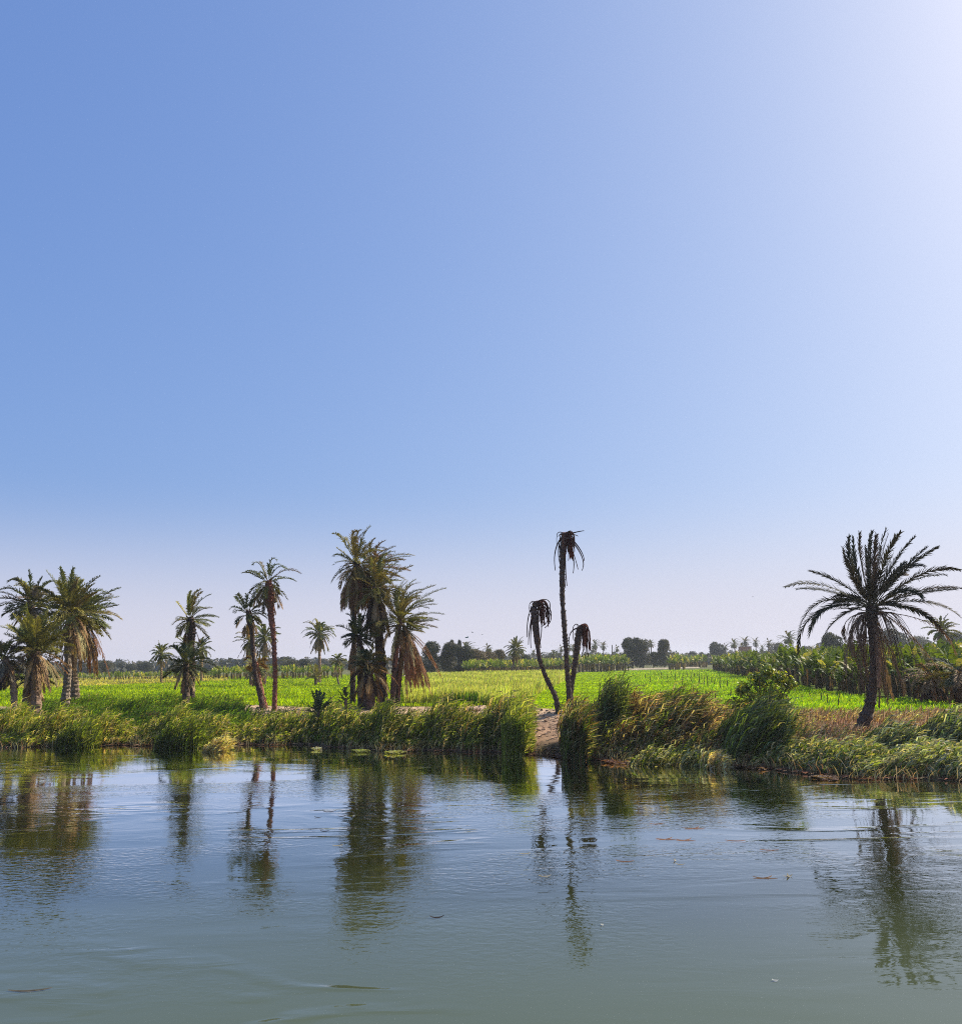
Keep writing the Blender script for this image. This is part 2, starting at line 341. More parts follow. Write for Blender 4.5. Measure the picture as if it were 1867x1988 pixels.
def trunk_mesh(mb, pts, rads, colr, r, boots=True, bootlen=0.12):
    L = np.sum(np.linalg.norm(np.diff(pts, axis=0), axis=1)); m_ = max(10, int(L / 0.16))
    P = resample(pts, m_); Rr = np.interp(np.linspace(0, 1, m_), np.linspace(0, 1, len(rads)), rads)
    ring = 1 + 0.09 * np.where(np.arange(m_) % 2, 1, -1) + r.normal(0, .05, m_)
    sides = 9
    n0 = mb.n
    tubes(mb, P[None], (Rr * ring)[None], colr, sides)
    V_ = mb.v[-1]; V_ += r.normal(0, 1, V_.shape) * np.repeat(Rr, sides)[:, None] * 0.05
    if boots:                                   # cut leaf bases standing off the stem
        nb = int(L * 26); tt = r.random(nb); az = r.random(nb) * 6.283
        pos = np.stack([np.interp(tt, np.linspace(0, 1, m_), P[:, c]) for c in range(3)], -1)
        rr_ = np.interp(tt, np.linspace(0, 1, m_), Rr)
        o_ = np.stack([np.cos(az), np.sin(az), np.zeros(nb)], -1)
        b0 = pos + o_ * rr_[:, None] * .85; b1 = b0 + o_ * (bootlen * .35) + np.array([0, 0, 1.0]) * bootlen * .7
        b2 = b1 + o_ * (bootlen * .3) + np.array([0, 0, 1.0]) * bootlen * .25
        sd = np.stack([-np.sin(az), np.cos(az), np.zeros(nb)], -1)[:, None, :]
        ribbons(mb, np.stack([b0, b1, b2], 1), np.array([[.10, .09, .05]]) * (.7 + bootlen * 3), sd, jitcol(np.asarray(colr) * 1.35, nb, .4, .1, r))
def strands(mb, cen, n, L, r, spread=.25, col=BRN, out=.35, wind=.08, rr=.014):
    az = r.random(n) * 6.283; K = 7; s = np.linspace(0, 1, K)
    o_ = np.stack([np.cos(az), np.sin(az), np.zeros(n)], -1); ou = out * r.uniform(.3, 1.2, n)
    Ln = L * r.uniform(.5, 1.1, n)
    P = cen + o_[:, None, :] * (spread * .5 + ou[:, None] * np.sqrt(s)[None, :])[..., None]
    P = P + np.array([0, 0, 1.0]) * (0.25 * np.sin(s * 3.0)[None, :] * ou[:, None] - Ln[:, None] * (s ** 1.4)[None, :])[..., None] + np.array([1.0, 0, 0]) * (wind * Ln[:, None] * s[None, :] ** 2)[..., None]
    tubes(mb, P, np.broadcast_to(rr * np.linspace(1.2, .5, K), (n, K)), jitcol(col, n, .4, .1, r), 3)
def grounded(px_pts, D):
    P = PD(np.array([p[0] for p in px_pts], float), np.array([p[1] for p in px_pts], float), D)
    z = ground_z(P[0, 0], P[0, 1])
    P[0, 2] = z - 0.15 if P[0, 2] > z - .15 else P[0, 2]
    if P[1, 2] < z: P[1, 2] = z + .3
    return P
PALM_GROUP = "date palms along the river bank"
def palm(label, D, tr, rads, n=34, L=2.6, el=(86, -20), wind=(.35, 0, 0), droop=1.0, cols=((GRN, .6), (GRN2, .3), (OLV, .1)),
         skirt=0, skL=2.2, skcol=((BRN, .6), (GLD, .4)), skel=(-35, -80), skaz=None, nstr=0, strL=1.5, bark=BARKC, ll=.40, nl=46, wd=.04,
         seed=1, group=PALM_GROUP, boots=True, bootlen=.12, name="palm_tree", skout=.0, full=1.0, sparse=.12):
    r = np.random.default_rng(seed)
    P = grounded(tr, D); scale = D / F
    base = np.array([P[0, 0], P[0, 1], float(ground_z(P[0, 0], P[0, 1]))])
    rt = root(name, base, label, "palm tree", group)
    mb = MB(); trunk_mesh(mb, P, np.asarray(rads, float) * scale, bark, r, boots, bootlen); mb.build("trunk", M_BARK, rt, base)
    cen = P[-1]
    cc = np.array([c[0] for c in cols]); pp = [c[1] for c in cols]
    mb = MB(); Pf, f = frond_curves(cen, n, L, el[0], el[1], wind, droop, r)
    if wind[0] > .38:                        # fewer fronds survive to windward, on the left
        lw_ = Pf[:, 3, 0] - Pf[:, 0, 0] < -.12 * L; kp_ = ~(lw_ & (r.random(len(Pf)) < .3)); Pf, f = Pf[kp_], f[kp_]
    fc = mixcols(cc, pp, len(Pf), .2, r); old = np.clip((f - .72) / .28, 0, 1)[:, None] * .5; fc = fc * (1 - old) + np.array(OLV) * 1.2 * old
    fronds(mb, Pf, ll * full, nl, wd * 1.2, fc, r=r, rr=.026, ragged=sparse, roll=.35); mb.build("crown", M_PALM, rt, base)
    if skirt or nstr:
        mb = MB()
        if skirt:
            Ps, f = frond_curves(cen - np.array([0, 0, .25]), skirt, skL, skel[0], skel[1], np.asarray(wind) * .35, 1.6, r, az0=(skaz or (0, 0))[0], azspan=(skaz[1] if skaz else None), rad=.3 + skout)
            sc_ = np.array([c[0] for c in skcol]); sp_ = [c[1] for c in skcol]
            fronds(mb, Ps, ll * .7, max(14, nl - 8), wd * .9, mixcols(sc_, sp_, skirt, .3, r), fold=0, fwd=1.1, r=r, rr=.025, sag=.35)
        if nstr: strands(mb, cen - np.array([0, 0, .2]), nstr, strL, r, col=BRN)
        mb.build("dead_fronds", M_DRY, rt, base)
    return rt
# --- cluster at the far left
palm("palm with golden drooping skirt, largest crown of the left cluster, pale knobbly trunk", 70,
     [(125, 1369), (128, 1345), (132, 1300), (131, 1240), (136, 1186)], [10, 7.5, 6.5, 6, 8], n=56, L=3.15, el=(88, -8), wind=(.2, 0, 0), droop=.95, full=1.25, wd=.055, cols=((GRN, .3), (GRN2, .5), (OLV, .2)),
     skirt=30, skL=3.2, skcol=((GLD, .7), (BRN, .3)), skel=(-25, -70), skaz=(-.4, 4.2), bark=(.25, .19, .13), seed=3, bootlen=.16)
palm("crown behind the golden one, furthest right in the left cluster, with dark red skirt", 76,
     [(147, 1362), (144, 1330), (141, 1290), (150, 1240), (163, 1192)], [10, 8.5, 7, 6.5, 8], n=50, L=3.15, el=(70, -35), wind=(.35, 0, 0), droop=.95, full=1.2, wd=.06,
     cols=((GRN, .3), (GRN2, .4), (OLV, .3)), skirt=34, skL=4.4, skcol=((BRN, .4), (RED, .5), (GLD, .1)), skel=(-45, -85), nstr=20, strL=4.2, bark=(.21, .15, .10), seed=4, bootlen=.16)
palm("loose upper palm crown at the left end of the cluster, above the low palms", 74,
     [(50, 1372), (54, 1330), (60, 1260), (58, 1210), (61, 1172)], [8, 7, 6, 6, 7], n=42, L=2.7, el=(84, -28), wind=(-.02, 0, 0), droop=1.0, full=1.2, wd=.06,
     cols=((GRN, .3), (GREY, .2), (GRN2, .5)), skirt=18, skL=2.4, skcol=((BRN, .6), (GLD, .4)), seed=5)
palm("low bushy palm with bright green rays and orange dead fronds, front of left cluster", 64,
     [(72, 1372), (70, 1345), (69, 1310), (70, 1258)], [10, 9, 8, 8], n=66, L=2.9, el=(84, 0), wind=(.12, 0, 0), droop=.5, full=1.2,
     cols=((GRN2, .5), ((.30, .27, .06), .3), (GRN, .2)), skirt=22, skL=2.8, skcol=(((.42, .27, .13), .7), (GLD, .3)), skel=(-5, -60), skaz=(-.7, 3.8), bark=(.26, .17, .11), seed=6)
palm("dark stunted palm with blackish leaves at the foot of the bushy left palm", 66,
     [(60, 1374), (62, 1350), (66, 1312)], [7, 7, 7], n=30, L=1.9, el=(85, -15), droop=.9, cols=((DKG, .8), (GRN, .2)), seed=7, skirt=8, skL=1.2)
palm("grey tattered palm cut by the left edge of the picture", 63,
     [(30, 1372), (27, 1340), (18, 1305), (8, 1275)], [6, 6, 6, 7], n=24, L=2.1, el=(80, -40), droop=1.2, wind=(.2, 0, 0),
     cols=((GREY, .5), (GRN, .2), (OLV, .3)), skirt=16, skL=1.7, skcol=((DBARK, .6), (BRN, .4)), bark=(.30, .2, .13), seed=8)
# --- single palm with a lower companion
palm("lone palm with shaggy swollen neck and one frond sticking out left, left of centre", 72,
     [(370, 1366), (372, 1330), (373, 1290), (372, 1252), (371, 1226), (369, 1198)], [7, 6, 5.5, 5, 9.5, 6.5], n=25, L=2.45, el=(84, -30), wind=(.5, 0, 0), droop=.85, full=.85,
     cols=((GRN, .55), (OLV, .2), (GRN2, .25)), skirt=5, skL=1.3, bark=DBARK, seed=9, bootlen=.2)
palm("dark leafy lower palm pressed against the trunk of the lone palm", 70,
     [(362, 1367), (361, 1330), (361, 1286)], [7, 6.5, 6], n=24, L=2.1, el=(80, -25), wind=(.1, 0, 0), droop=.9,
     cols=((DKG, .8), (GRN, .2)), skirt=10, skL=1.4, bark=(.13, .09, .06), seed=10)
# --- the twins
palm("left and shorter of the two slim leaning palms, crown blown right", 68,
     [(512, 1368), (504, 1345), (496, 1310), (492, 1275), (489, 1225), (485, 1205), (482, 1186)], [5.5, 5, 4, 3.6, 4.6, 7.5, 4.5], n=20, L=2.0, el=(86, -25), wind=(.6, 0, 0), droop=1.25, full=.75,
     cols=((DKG, .5), (GRN, .5)), skirt=5, skL=1.3, bark=(.10, .065, .05), seed=12, bootlen=.16, sparse=.3)
palm("bare reddish trunk standing close against the leaning slim palm", 69,
     [(516, 1367), (509, 1348), (502, 1315), (497, 1285)], [5, 4.5, 4, 3], n=6, L=.8, el=(60, -20), cols=((RED, .5), (BRN, .5)), bark=(.30, .13, .08), seed=44)
palm("taller slim palm with red brown swollen neck, right of the leaning pair", 67,
     [(532, 1368), (534, 1330), (533, 1285), (531, 1240), (526, 1195), (523, 1155), (521, 1127)], [5, 4, 3.8, 4.2, 6, 9.5, 5], n=23, L=2.15, el=(87, -45), wind=(.4, 0, 0), droop=1.15, full=.75,
     cols=((GRN, .6), (GREY, .2), (GRN2, .2)), skirt=8, skL=1.8, skcol=((GREY, .5), (BRN, .5)), nstr=6, strL=2.2, bark=(.24, .10, .065), seed=13, bootlen=.18, sparse=.25)
# --- big cluster in the middle
palm("tallest palm of the middle cluster, crown blown right over a shaggy brown skirt", 68,
     [(685, 1370), (685, 1320), (687, 1260), (688, 1190), (690, 1130), (692, 1090)], [6, 5, 5, 5, 5.5, 8], n=34, L=2.9, el=(86, -38), wind=(.5, 0, 0), droop=.85, skout=.08,
     cols=((GRN, .3), (OLV, .4), (GRN2, .15), (BRN, .15)), skirt=56, skL=2.8, skcol=((BRN, .5), (RED, .35), (GLD, .15)), skel=(-50, -86), nstr=26, strL=4.2, bark=DBARK, seed=14, sparse=.2)
palm("upper right crown behind the tallest middle palm, brown green fronds swept right", 70,
     [(738, 1366), (736, 1310), (733, 1230), (730, 1150), (727, 1098)], [7, 6, 6, 6, 7], n=42, L=2.9, el=(60, -40), wind=(1.1, 0, 0), droop=.7,
     cols=((OLV, .5), (BRN, .3), (GRN, .2)), skirt=26, skL=2.6, skcol=((BRN, .6), (RED, .4)), skel=(-20, -80), bark=DBARK, seed=15, sparse=.2)
palm("central palm of the middle cluster with long dark skirt below its crown", 67,
     [(746, 1366), (744, 1330), (741, 1280), (735, 1220), (732, 1180), (731, 1140)], [8, 7, 8, 8, 8, 8], n=42, L=2.6, el=(86, -35), wind=(.45, 0, 0), droop=1.0, skout=.1,
     cols=((GRN2, .35), (GRN, .3), (OLV, .35)), skirt=40, skL=2.7, skcol=((BRN, .45), (DBARK, .35), (GLD, .2)), skel=(-60, -88), nstr=24, strL=3.6, bark=DBARK, seed=16)
palm("palm on the right of the middle cluster, long fronds streaming right", 66,
     [(761, 1365), (765, 1310), (769, 1260), (773, 1225), (777, 1199)], [6, 5.5, 5, 5, 6], n=44, L=3.2, el=(80, -8), wind=(1.1, 0, 0), droop=.7,
     cols=((GRN2, .4), (OLV, .45), (GRN, .15)), skirt=10, skL=2.2, bark=(.10, .065, .05), seed=17)
palm("palm with long red brown hanging skirt, rightmost trunk in middle cluster", 67,
     [(770, 1364), (774, 1320), (779, 1280), (784, 1240), (787, 1216)], [6, 5.5, 5, 5, 6], n=20, L=1.9, el=(60, -15), wind=(.6, 0, 0), droop=.8,
     cols=((GRN, .4), (OLV, .6)), skirt=54, skL=4.0, skcol=(((.34, .15, .08), .6), (BRN, .25), (GLD, .15)), skel=(-35, -82), skaz=(-.1, 3.6), nstr=24, strL=4.0, bark=DBARK, seed=18)
palm("lower left green crown in the middle cluster, thin fronds reaching left", 66,
     [(701, 1366), (700, 1330), (698, 1270), (697, 1232)], [7, 6, 5, 6], n=26, L=1.65, el=(80, -20), wind=(.1, 0, 0), droop=.75,
     cols=((DKG, .5), (GRN, .5)), skirt=14, skL=2.0, bark=DBARK, seed=19)
palm("lowest palm at the foot of the middle cluster, dead fronds trailing to the ground", 64,
     [(717, 1368), (716, 1345), (715, 1318), (716, 1288)], [11, 11, 10, 9], n=20, L=1.5, el=(75, -20), wind=(.3, 0, 0), droop=1.1,
     cols=((OLV, .5), (DKG, .5)), skirt=26, skL=2.0, skcol=((BRN, .5), (DBARK, .4), (GLD, .1)), skel=(-5, -75), bark=DBARK, seed=20)
palm("small dark young palm growing on the bank left of the middle cluster", 56,
     [(619, 1391), (619, 1383), (620, 1376)], [5, 5, 4], n=16, L=.95, el=(85, 10), wind=(.1, 0, 0), droop=.35, cols=((DKG, .6), ((.045, .07, .05), .4)), seed=21, ll=.28, nl=20, boots=False)
palm("tiny palm shoot at the left foot of the middle cluster", 63,
     [(672, 1368), (671, 1362), (672, 1356)], [3, 3, 3], n=10, L=.8, el=(80, 5), cols=((DKG, .8), (GRN, .2)), seed=22, ll=.25, nl=14, boots=False)

# --- the big palm on the right, frond by frond
def Z7(u, v): return 1487.3 + 0.257 * u, 1014.4 + 0.257 * v
DH = 46.0
r7 = np.random.default_rng(5)
tr = [Z7(690, 1640), Z7(722, 1540), Z7(775, 1400), Z7(803, 1250), Z7(812, 1050), Z7(800, 850), Z7(798, 700), Z7(800, 640)]
P = grounded(tr, DH); base = np.array([P[0, 0], P[0, 1], float(ground_z(P[0, 0], P[0, 1]))])
hero = root("palm_tree", base, "large dark palm leaning over the right bank, fanned crown and curved trunk", "palm tree", PALM_GROUP)
mb = MB(); trunk_mesh(mb, P, np.array([13.5, 12.5, 10.5, 8.5, 7.5, 8, 11, 13.5]) * DH / F, (.085, .06, .045), r7, True, .13); mb.build("trunk", M_BARK, hero, base)
def bez(tips, D, z, cen, depth, r, K=12):
    out = []
    for (tu, tv, mu, mv) in tips:
        a = z(tu, tv); b = z(mu, mv)
        dz = r.uniform(-depth, depth)
        pt = PD(a[0], a[1], D + dz); pm = PD(b[0], b[1], D + dz * .55)
        p0 = cen + np.array([0, dz * .06, 0]) + r.normal(0, .07, 3)
        pc = 2 * pm - (p0 + pt) / 2
        s = np.linspace(0, 1, K)[:, None]
        out.append(p0 * (1 - s) ** 2 + 2 * pc * s * (1 - s) + pt * s ** 2)
    return np.array(out)
live = [(575, 195, 655, 410), (628, 100, 645, 330), (655, 112, 690, 385), (703, 80, 718, 320), (800, 65, 768, 330), (785, 90, 785, 350), (905, 55, 835, 300),
        (925, 80, 855, 330), (830, 95, 812, 330), (1015, 75, 905, 270), (1120, 110, 950, 330), (1215, 185, 1000, 390), (1300, 185, 1030, 380), (1190, 330, 980, 380),
        (1065, 395, 940, 440), (1460, 360, 1150, 400), (1360, 400, 1100, 440), (1475, 500, 1150, 515), (1430, 505, 1130, 540), (1180, 565, 1010, 520),
        (1335, 840, 1120, 655), (1300, 780, 1080, 650), (325, 365, 560, 460), (140, 490, 430, 475), (235, 505, 470, 520), (230, 900, 410, 600),
        (240, 990, 370, 690), (320, 870, 470, 640), (440, 850, 590, 690), (520, 560, 640, 560), (870, 180, 830, 380), (960, 230, 880, 420), (745, 180, 765, 400),
        (590, 260, 690, 470), (1050, 300, 930, 430), (520, 600, 640, 590), (1000, 640, 910, 610), (1470, 720, 1200, 600)]
mb = MB(); cenh = PD(*Z7(800, 640), DH)
Pl = bez(live, DH, Z7, cenh, 1.9, r7)
fronds(mb, Pl, .36, 64, .04, mixcols([(.03, .033, .02), (.045, .04, .022), (.06, .038, .024)], [.5, .3, .2], len(live), .2, r7), fold=.15, fwd=.9, rr=.03, start=.2, r=r7, sag=.1, ragged=.08, roll=.75, spr=.6)
P2, f2 = frond_curves(cenh, 18, 2.1, 80, -15, (.15, 0, 0), .5, r7)
P2[:, :, 1] = cenh[1] + (P2[:, :, 1] - cenh[1]) * 1.1
fronds(mb, P2[np.abs(np.cos(np.arctan2(P2[:, -1, 1] - cenh[1], P2[:, -1, 0] - cenh[0]))) < .75], .36, 50, .034, np.array([.035, .033, .02]), fold=.3, fwd=.85, rr=.026, start=.18, r=r7, sag=.12)
mb.build("crown", M_PALM, hero, base)
dead = [(590, 880, 620, 730), (600, 1150, 640, 850), (700, 1110, 650, 800), (740, 1280, 700, 900), (650, 1000, 650, 800), (780, 1200, 730, 900), (850, 1230, 840, 950),
        (960, 1340, 870, 1010), (920, 1370, 860, 1060), (900, 1250, 870, 900), (850, 1400, 850, 1050), (1300, 1110, 1040, 800), (1240, 1060, 1000, 780), (1180, 960, 970, 730), (1430, 990, 1230, 760), (1050, 1290, 930, 950), (730, 950, 690, 760), (1010, 860, 900, 720)]
mb = MB(); Pd = bez(dead, DH, Z7, cenh - np.array([0, 0, .2]), 1.2, r7)
fronds(mb, Pd, .26, 46, .034, mixcols([(.22, .14, .08), (.32, .22, .13), (.13, .085, .055)], [.5, .25, .25], len(dead), .25, r7), fold=0, fwd=1.1, rr=.026, start=.15, r=r7, sag=.3)
strands(mb, cenh - np.array([0, 0, .25]), 70, 4.0, r7, .5, (.14, .09, .06), 1.5, .06, .015)
mb.build("dead_fronds", M_DRY, hero, base)

# --- three dead palms
def Z5(u, v): return 976.3 + .2124 * u, 1014.4 + .2124 * v
def dead_palm(label, D, tr, rads, hang, ncurl, seed, capw, cl=2.0):
    r = np.random.default_rng(seed)
    P = grounded([Z5(*q) for q in tr], D); base = np.array([P[0, 0], P[0, 1], float(ground_z(P[0, 0], P[0, 1]))])
    rt = root("dead_palm", base, label, "dead palm", "dead palms with hanging heads")
    mb = MB(); trunk_mesh(mb, P, np.array(rads) * D / F * .2124 / 1.75, (.10, .07, .055), r, True, .15); mb.build("trunk", M_BARK, rt, base)
    mb = MB(); cen = P[-1]; m1 = D / F * .2124
    H = bez(hang, D, Z5, cen, .5, r, 14)
    tubes(mb, H, np.linspace(.05, .022, 14)[None], jitcol((.07, .035, .03), len(H), .3, .1, r), 4)
    n = ncurl; K = 14; s = np.linspace(0, 1, K)      # collapsed dead leaf stalks, up, over and straight down
    az = r.normal(0.15, .95, n); ou = capw * m1 * r.uniform(.15, 1.0, n); Ln = cl * r.uniform(.45, 1.1, n)
    o_ = np.stack([np.cos(az), np.sin(az), 0 * az], -1)
    fx = np.sin(np.minimum(s * 2.6, 1.57))[None, :] * ou[:, None]
    fz = .28 * np.sin(np.minimum(s * 4, 3.14))[None, :] * (ou[:, None] / (capw * m1)) - Ln[:, None] * np.clip(s - .18, 0, 1)[None, :] ** 1.15
    Pc = cen + o_[:, None, :] * fx[..., None] + np.array([0, 0, 1.0]) * fz[..., None] + np.array([0, 0, .0])
    Pc += np.cumsum(r.normal(0, .012, Pc.shape), 1)
    cc = mixcols([(.10, .03, .022), (.17, .06, .035), (.05, .03, .025)], [.45, .25, .3], n, .3, r)
    tubes(mb, Pc, np.broadcast_to(np.linspace(.035, .018, K), (n, K)), cc, 3)
    sd = r.normal(0, 1, (n, 1, 3)); ribbons(mb, Pc[:, 4:], np.broadcast_to(np.linspace(.05, .07, K - 4), (n, K - 4)), unit(sd), cc)
    mb.build("dead_fronds", M_DRY, rt, base)
dead_palm("tallest dead palm, bare dark pole with a drooping mop of dead stalks on top", 58,
          [(608, 1640), (600, 1500), (585, 1350), (575, 1150), (560, 950), (543, 700), (542, 450), (545, 260), (568, 110)], [50, 42, 36, 36, 38, 38, 42, 50, 55],
          [(478, 440, 480, 250), (740, 75, 660, 90), (742, 350, 700, 240), (720, 440, 715, 300), (685, 430, 630, 250), (640, 465, 640, 300), (505, 130, 530, 105), (685, 125, 640, 110), (570, 600, 560, 380), (585, 580, 570, 400), (520, 380, 508, 240)],
          54, 31, 95, 1.9)
dead_palm("left dead palm of the three, curved trunk and collapsed drooping head", 58,
          [(505, 1680), (480, 1600), (430, 1500), (385, 1400), (345, 1290), (318, 1150), (305, 1020), (290, 880), (285, 790), (305, 735)], [46, 42, 36, 34, 34, 36, 48, 58, 52, 48],
          [(220, 1050, 235, 850), (255, 1150, 258, 950), (232, 1120, 250, 930), (380, 965, 435, 850), (440, 860, 410, 770), (355, 950, 405, 860), (345, 1150, 320, 950), (340, 1090, 350, 900)],
          46, 32, 120, 1.75)
dead_palm("right and shortest dead palm of the three, head hanging to the right", 59,
          [(610, 1640), (625, 1500), (645, 1380), (665, 1250), (680, 1120), (690, 1020), (705, 955)], [48, 40, 40, 42, 48, 50, 45],
          [(603, 1110, 625, 1000), (788, 990, 750, 950), (775, 1230, 772, 1050), (720, 1230, 740, 1050), (750, 1240, 755, 1060), (765, 1200, 765, 1040), (735, 1180, 745, 1000)],
          40, 33, 90, 1.7)

# --- palms further back
BACK = "palms standing back in the fields"
palm("field palm with rounded crown, left of the lone palm on the left side", 165, [(313, 1330), (313, 1300), (313, 1268)], [2.6, 2.3, 3], n=34, L=2.2, el=(84, -45), wind=(0, 0, 0), droop=1.2, nl=20, wd=.11, skirt=8, skL=1.8, seed=50, group=BACK, boots=False, bark=BRN)
palm("pale field palm half behind the right side of the lone palm", 175, [(391, 1326), (391, 1290), (391, 1258)], [2.6, 2.3, 3], n=34, L=2.3, el=(84, -50), wind=(0, 0, 0), droop=1.2, nl=20, wd=.11, skirt=8, skL=1.6, seed=51, group=BACK, boots=False, bark=BRN)
palm("field palm crown just left of the lone palm's trunk, mostly hidden", 180, [(362, 1325), (361, 1290), (360, 1250)], [2.6, 2.3, 3], n=30, L=1.9, el=(84, -50), wind=(0, 0, 0), droop=1.2, nl=20, wd=.11, seed=52, group=BACK, boots=False)
palm("field palm seen behind the left slim leaning palm", 140, [(487, 1330), (486, 1290), (485, 1243)], [3, 2.6, 3.5], n=30, L=2.3, el=(84, -40), wind=(.1, 0, 0), droop=1.1, nl=22, wd=.1, skirt=14, skL=2.4, seed=53, group=BACK, boots=False)
palm("field palm with star shaped crown between the two slim palms", 138, [(514, 1330), (514, 1290), (514, 1235)], [3, 2.6, 3.5], n=34, L=2.4, el=(86, -30), wind=(0, 0, 0), droop=.9, nl=22, wd=.1, skirt=22, skL=2.6, skcol=((BRN, .6), (GREY, .4)), seed=54, group=BACK, boots=False)
palm("low shaggy brown palm bush behind the slim palms", 130, [(500, 1328), (500, 1312), (500, 1296)], [4, 4, 4], n=30, L=2.0, el=(70, -30), wind=(0, 0, 0), droop=1.1, nl=20, wd=.1, skirt=20, skL=2.0, skcol=((BRN, .6), ((.4, .2, .1), .4)), seed=55, group=BACK, boots=False)
palm("umbrella shaped field palm with full round crown, between slim palms and middle cluster", 150, [(619, 1322), (620, 1300), (620, 1262), (620, 1228)], [3.2, 2.8, 2.6, 4], n=44, L=2.9, el=(84, -25), wind=(0, 0, 0), droop=1.25, nl=26, wd=.1, skirt=34, skL=2.6, skcol=((BRN, .5), (GREY, .2), (OLV, .3)), seed=56, group=BACK, boots=False, bark=(.3, .18, .12))
palm("small thin palm with crooked trunk left of the middle cluster", 130, [(659, 1330), (654, 1312), (652, 1295), (656, 1280)], [1.8, 1.5, 1.5, 2], n=22, L=1.2, el=(80, -40), wind=(.1, 0, 0), droop=1.2, nl=16, wd=.08, ll=.3, skirt=6, skL=1.2, seed=57, group=BACK, boots=False)
palm("feathery low palm in front of the banana row under the umbrella shaped palm", 135, [(612, 1330), (613, 1322), (614, 1314)], [3, 3, 3], n=24, L=1.9, el=(85, 0), wind=(.1, 0, 0), droop=.7, nl=20, wd=.08, cols=((GREY, .4), (GRN2, .6)), seed=58, group=BACK, boots=False)
palm("round headed field palm with thin curved trunk, left of the dead palms", 185, [(992, 1306), (995, 1295), (999, 1275), (1000, 1259)], [2, 1.8, 1.8, 3], n=40, L=2.5, el=(86, -50), wind=(0, 0, 0), droop=1.0, nl=24, wd=.11, skirt=16, skL=2.2, seed=59, group=BACK, boots=False)
palm("hazy palm with spiky head beyond the bananas, just right of the big right palm", 120, [(1822, 1300), (1824, 1270), (1828, 1222)], [5, 4, 5], n=34, L=2.2, el=(82, -45), wind=(.3, 0, 0), droop=.8, nl=22, wd=.1, skirt=20, skL=2.4, seed=60, group=BACK, boots=False)
palm("shaggy orange brown palm stump with dead leaves, right of the big right palm", 58, [(1812, 1384), (1810, 1360), (1808, 1330), (1806, 1308)], [10, 9, 8, 7], n=14, L=1.7, el=(60, -30), wind=(-.3, 0, 0), droop=1.2, nl=26, wd=.06, cols=((OLV, .6), (BRN, .4)), skirt=44, skL=1.8, skcol=(((.17, .085, .05), .6), (DBARK, .4)), skel=(-40, -85), seed=61, group=BACK, bark=(.3, .15, .08), bootlen=.25)
palm("dry leaning palm with hanging orange fronds cut by the right edge", 55, [(1882, 1392), (1872, 1350), (1862, 1300)], [8, 7, 7], n=16, L=2.0, el=(40, -30), wind=(-.4, 0, 0), droop=1.0, cols=((DKG, .4), (OLV, .4), (BRN, .2)), skirt=20, skL=1.6, skcol=(((.2, .09, .045), .4), (DBARK, .6)), seed=62, group=BACK, bark=DBARK)

# ------------------------------------------------------------------ broadleaf trees
def tree_arrays(r, W, H, lobes, leaf, nper, cols, probs, base=.12, flat=.8):
    """crown and trunk of a broadleaf tree W wide and H high: leaf clumps over many uneven lobes"""
    mb = MB()
    ang = r.random(lobes) * 6.283; rad = np.sqrt(r.random(lobes)) * W * .33; hz = H * (base + .12 + (.82 - base) * r.random(lobes) ** .8)
    rr_ = W * r.uniform(.12, .23, lobes)
    top = np.clip((hz / H - .55) / .45, 0, 1); rad = rad * (1 - .45 * top)
    hz = np.minimum(hz, H - rr_ * flat)
    cen = np.stack([np.cos(ang) * rad, np.sin(ang) * rad, hz], -1)
    for c, q in zip(cen, rr_):
        n = int(nper * (q / (W * .17)) ** 2)
        d = unit(r.normal(0, 1, (n, 3))); d = d[d[:, 2] > -.75]; n = len(d)
        lump = 1 + .18 * np.sin(d[:, :1] * 7 + c[0]) * np.sin(d[:, 1:2] * 6 + c[1]) + r.normal(0, .10, (n, 1))
        p = c + d * q * lump * np.array([1, 1, flat])
        nn = unit(d + r.normal(0, .55, (n, 3)))
        a = unit(np.cross(nn, r.normal(0, 1, (n, 3)))); b = np.cross(nn, a)
        sz = leaf * r.uniform(.6, 1.35, (n, 1)); cc = mixcols(cols, probs, n, .35, r)
        V_ = np.stack([p - a * sz * .5, p - b * sz * .33 + nn * sz * .1, p + a * sz * .5 - nn * sz * .12, p + b * sz * .33], 1).reshape(-1, 3)
        mb.add(V_, np.arange(4 * n).reshape(-1, 4), np.repeat(cc, 4, 0))
    tk = MB(); r0 = W * .035
    tubes(tk, np.array([[[0, 0, -.3], [0.02 * W, 0, H * .15], [0, .02 * W, H * .32], [0, 0, H * .55]]]), np.array([[r0 * 1.3, r0, r0 * .85, r0 * .4]]), BARKC, 7)
    for c in cen[:7]:
        s0 = np.array([0, 0, H * .22]); md = (s0 + c) / 2 + np.array([0, 0, -.05 * H])
        tubes(tk, np.array([[s0, md, c]]), np.array([[r0 * .6, r0 * .4, r0 * .15]]), BARKC, 5)
    return mb, tk
MANGO = [(.035, .045, .022), (.055, .055, .025), (.13, .09, .035), (.028, .035, .022)]
def make_tree(seed, W, H, cols, probs, lobes=20, leaf=.42, nper=330, base=.1):
    r = np.random.default_rng(seed)
    mb, tk = tree_arrays(r, W, H, lobes, leaf, nper, cols, probs, base)
    v, q, c = mb.arrays(); a = make_mesh("crown", v, q, c, M_TREE)
    v, q, c = tk.arrays(); b = make_mesh("trunk", v, q, c, M_BARK, True)
    return a, b
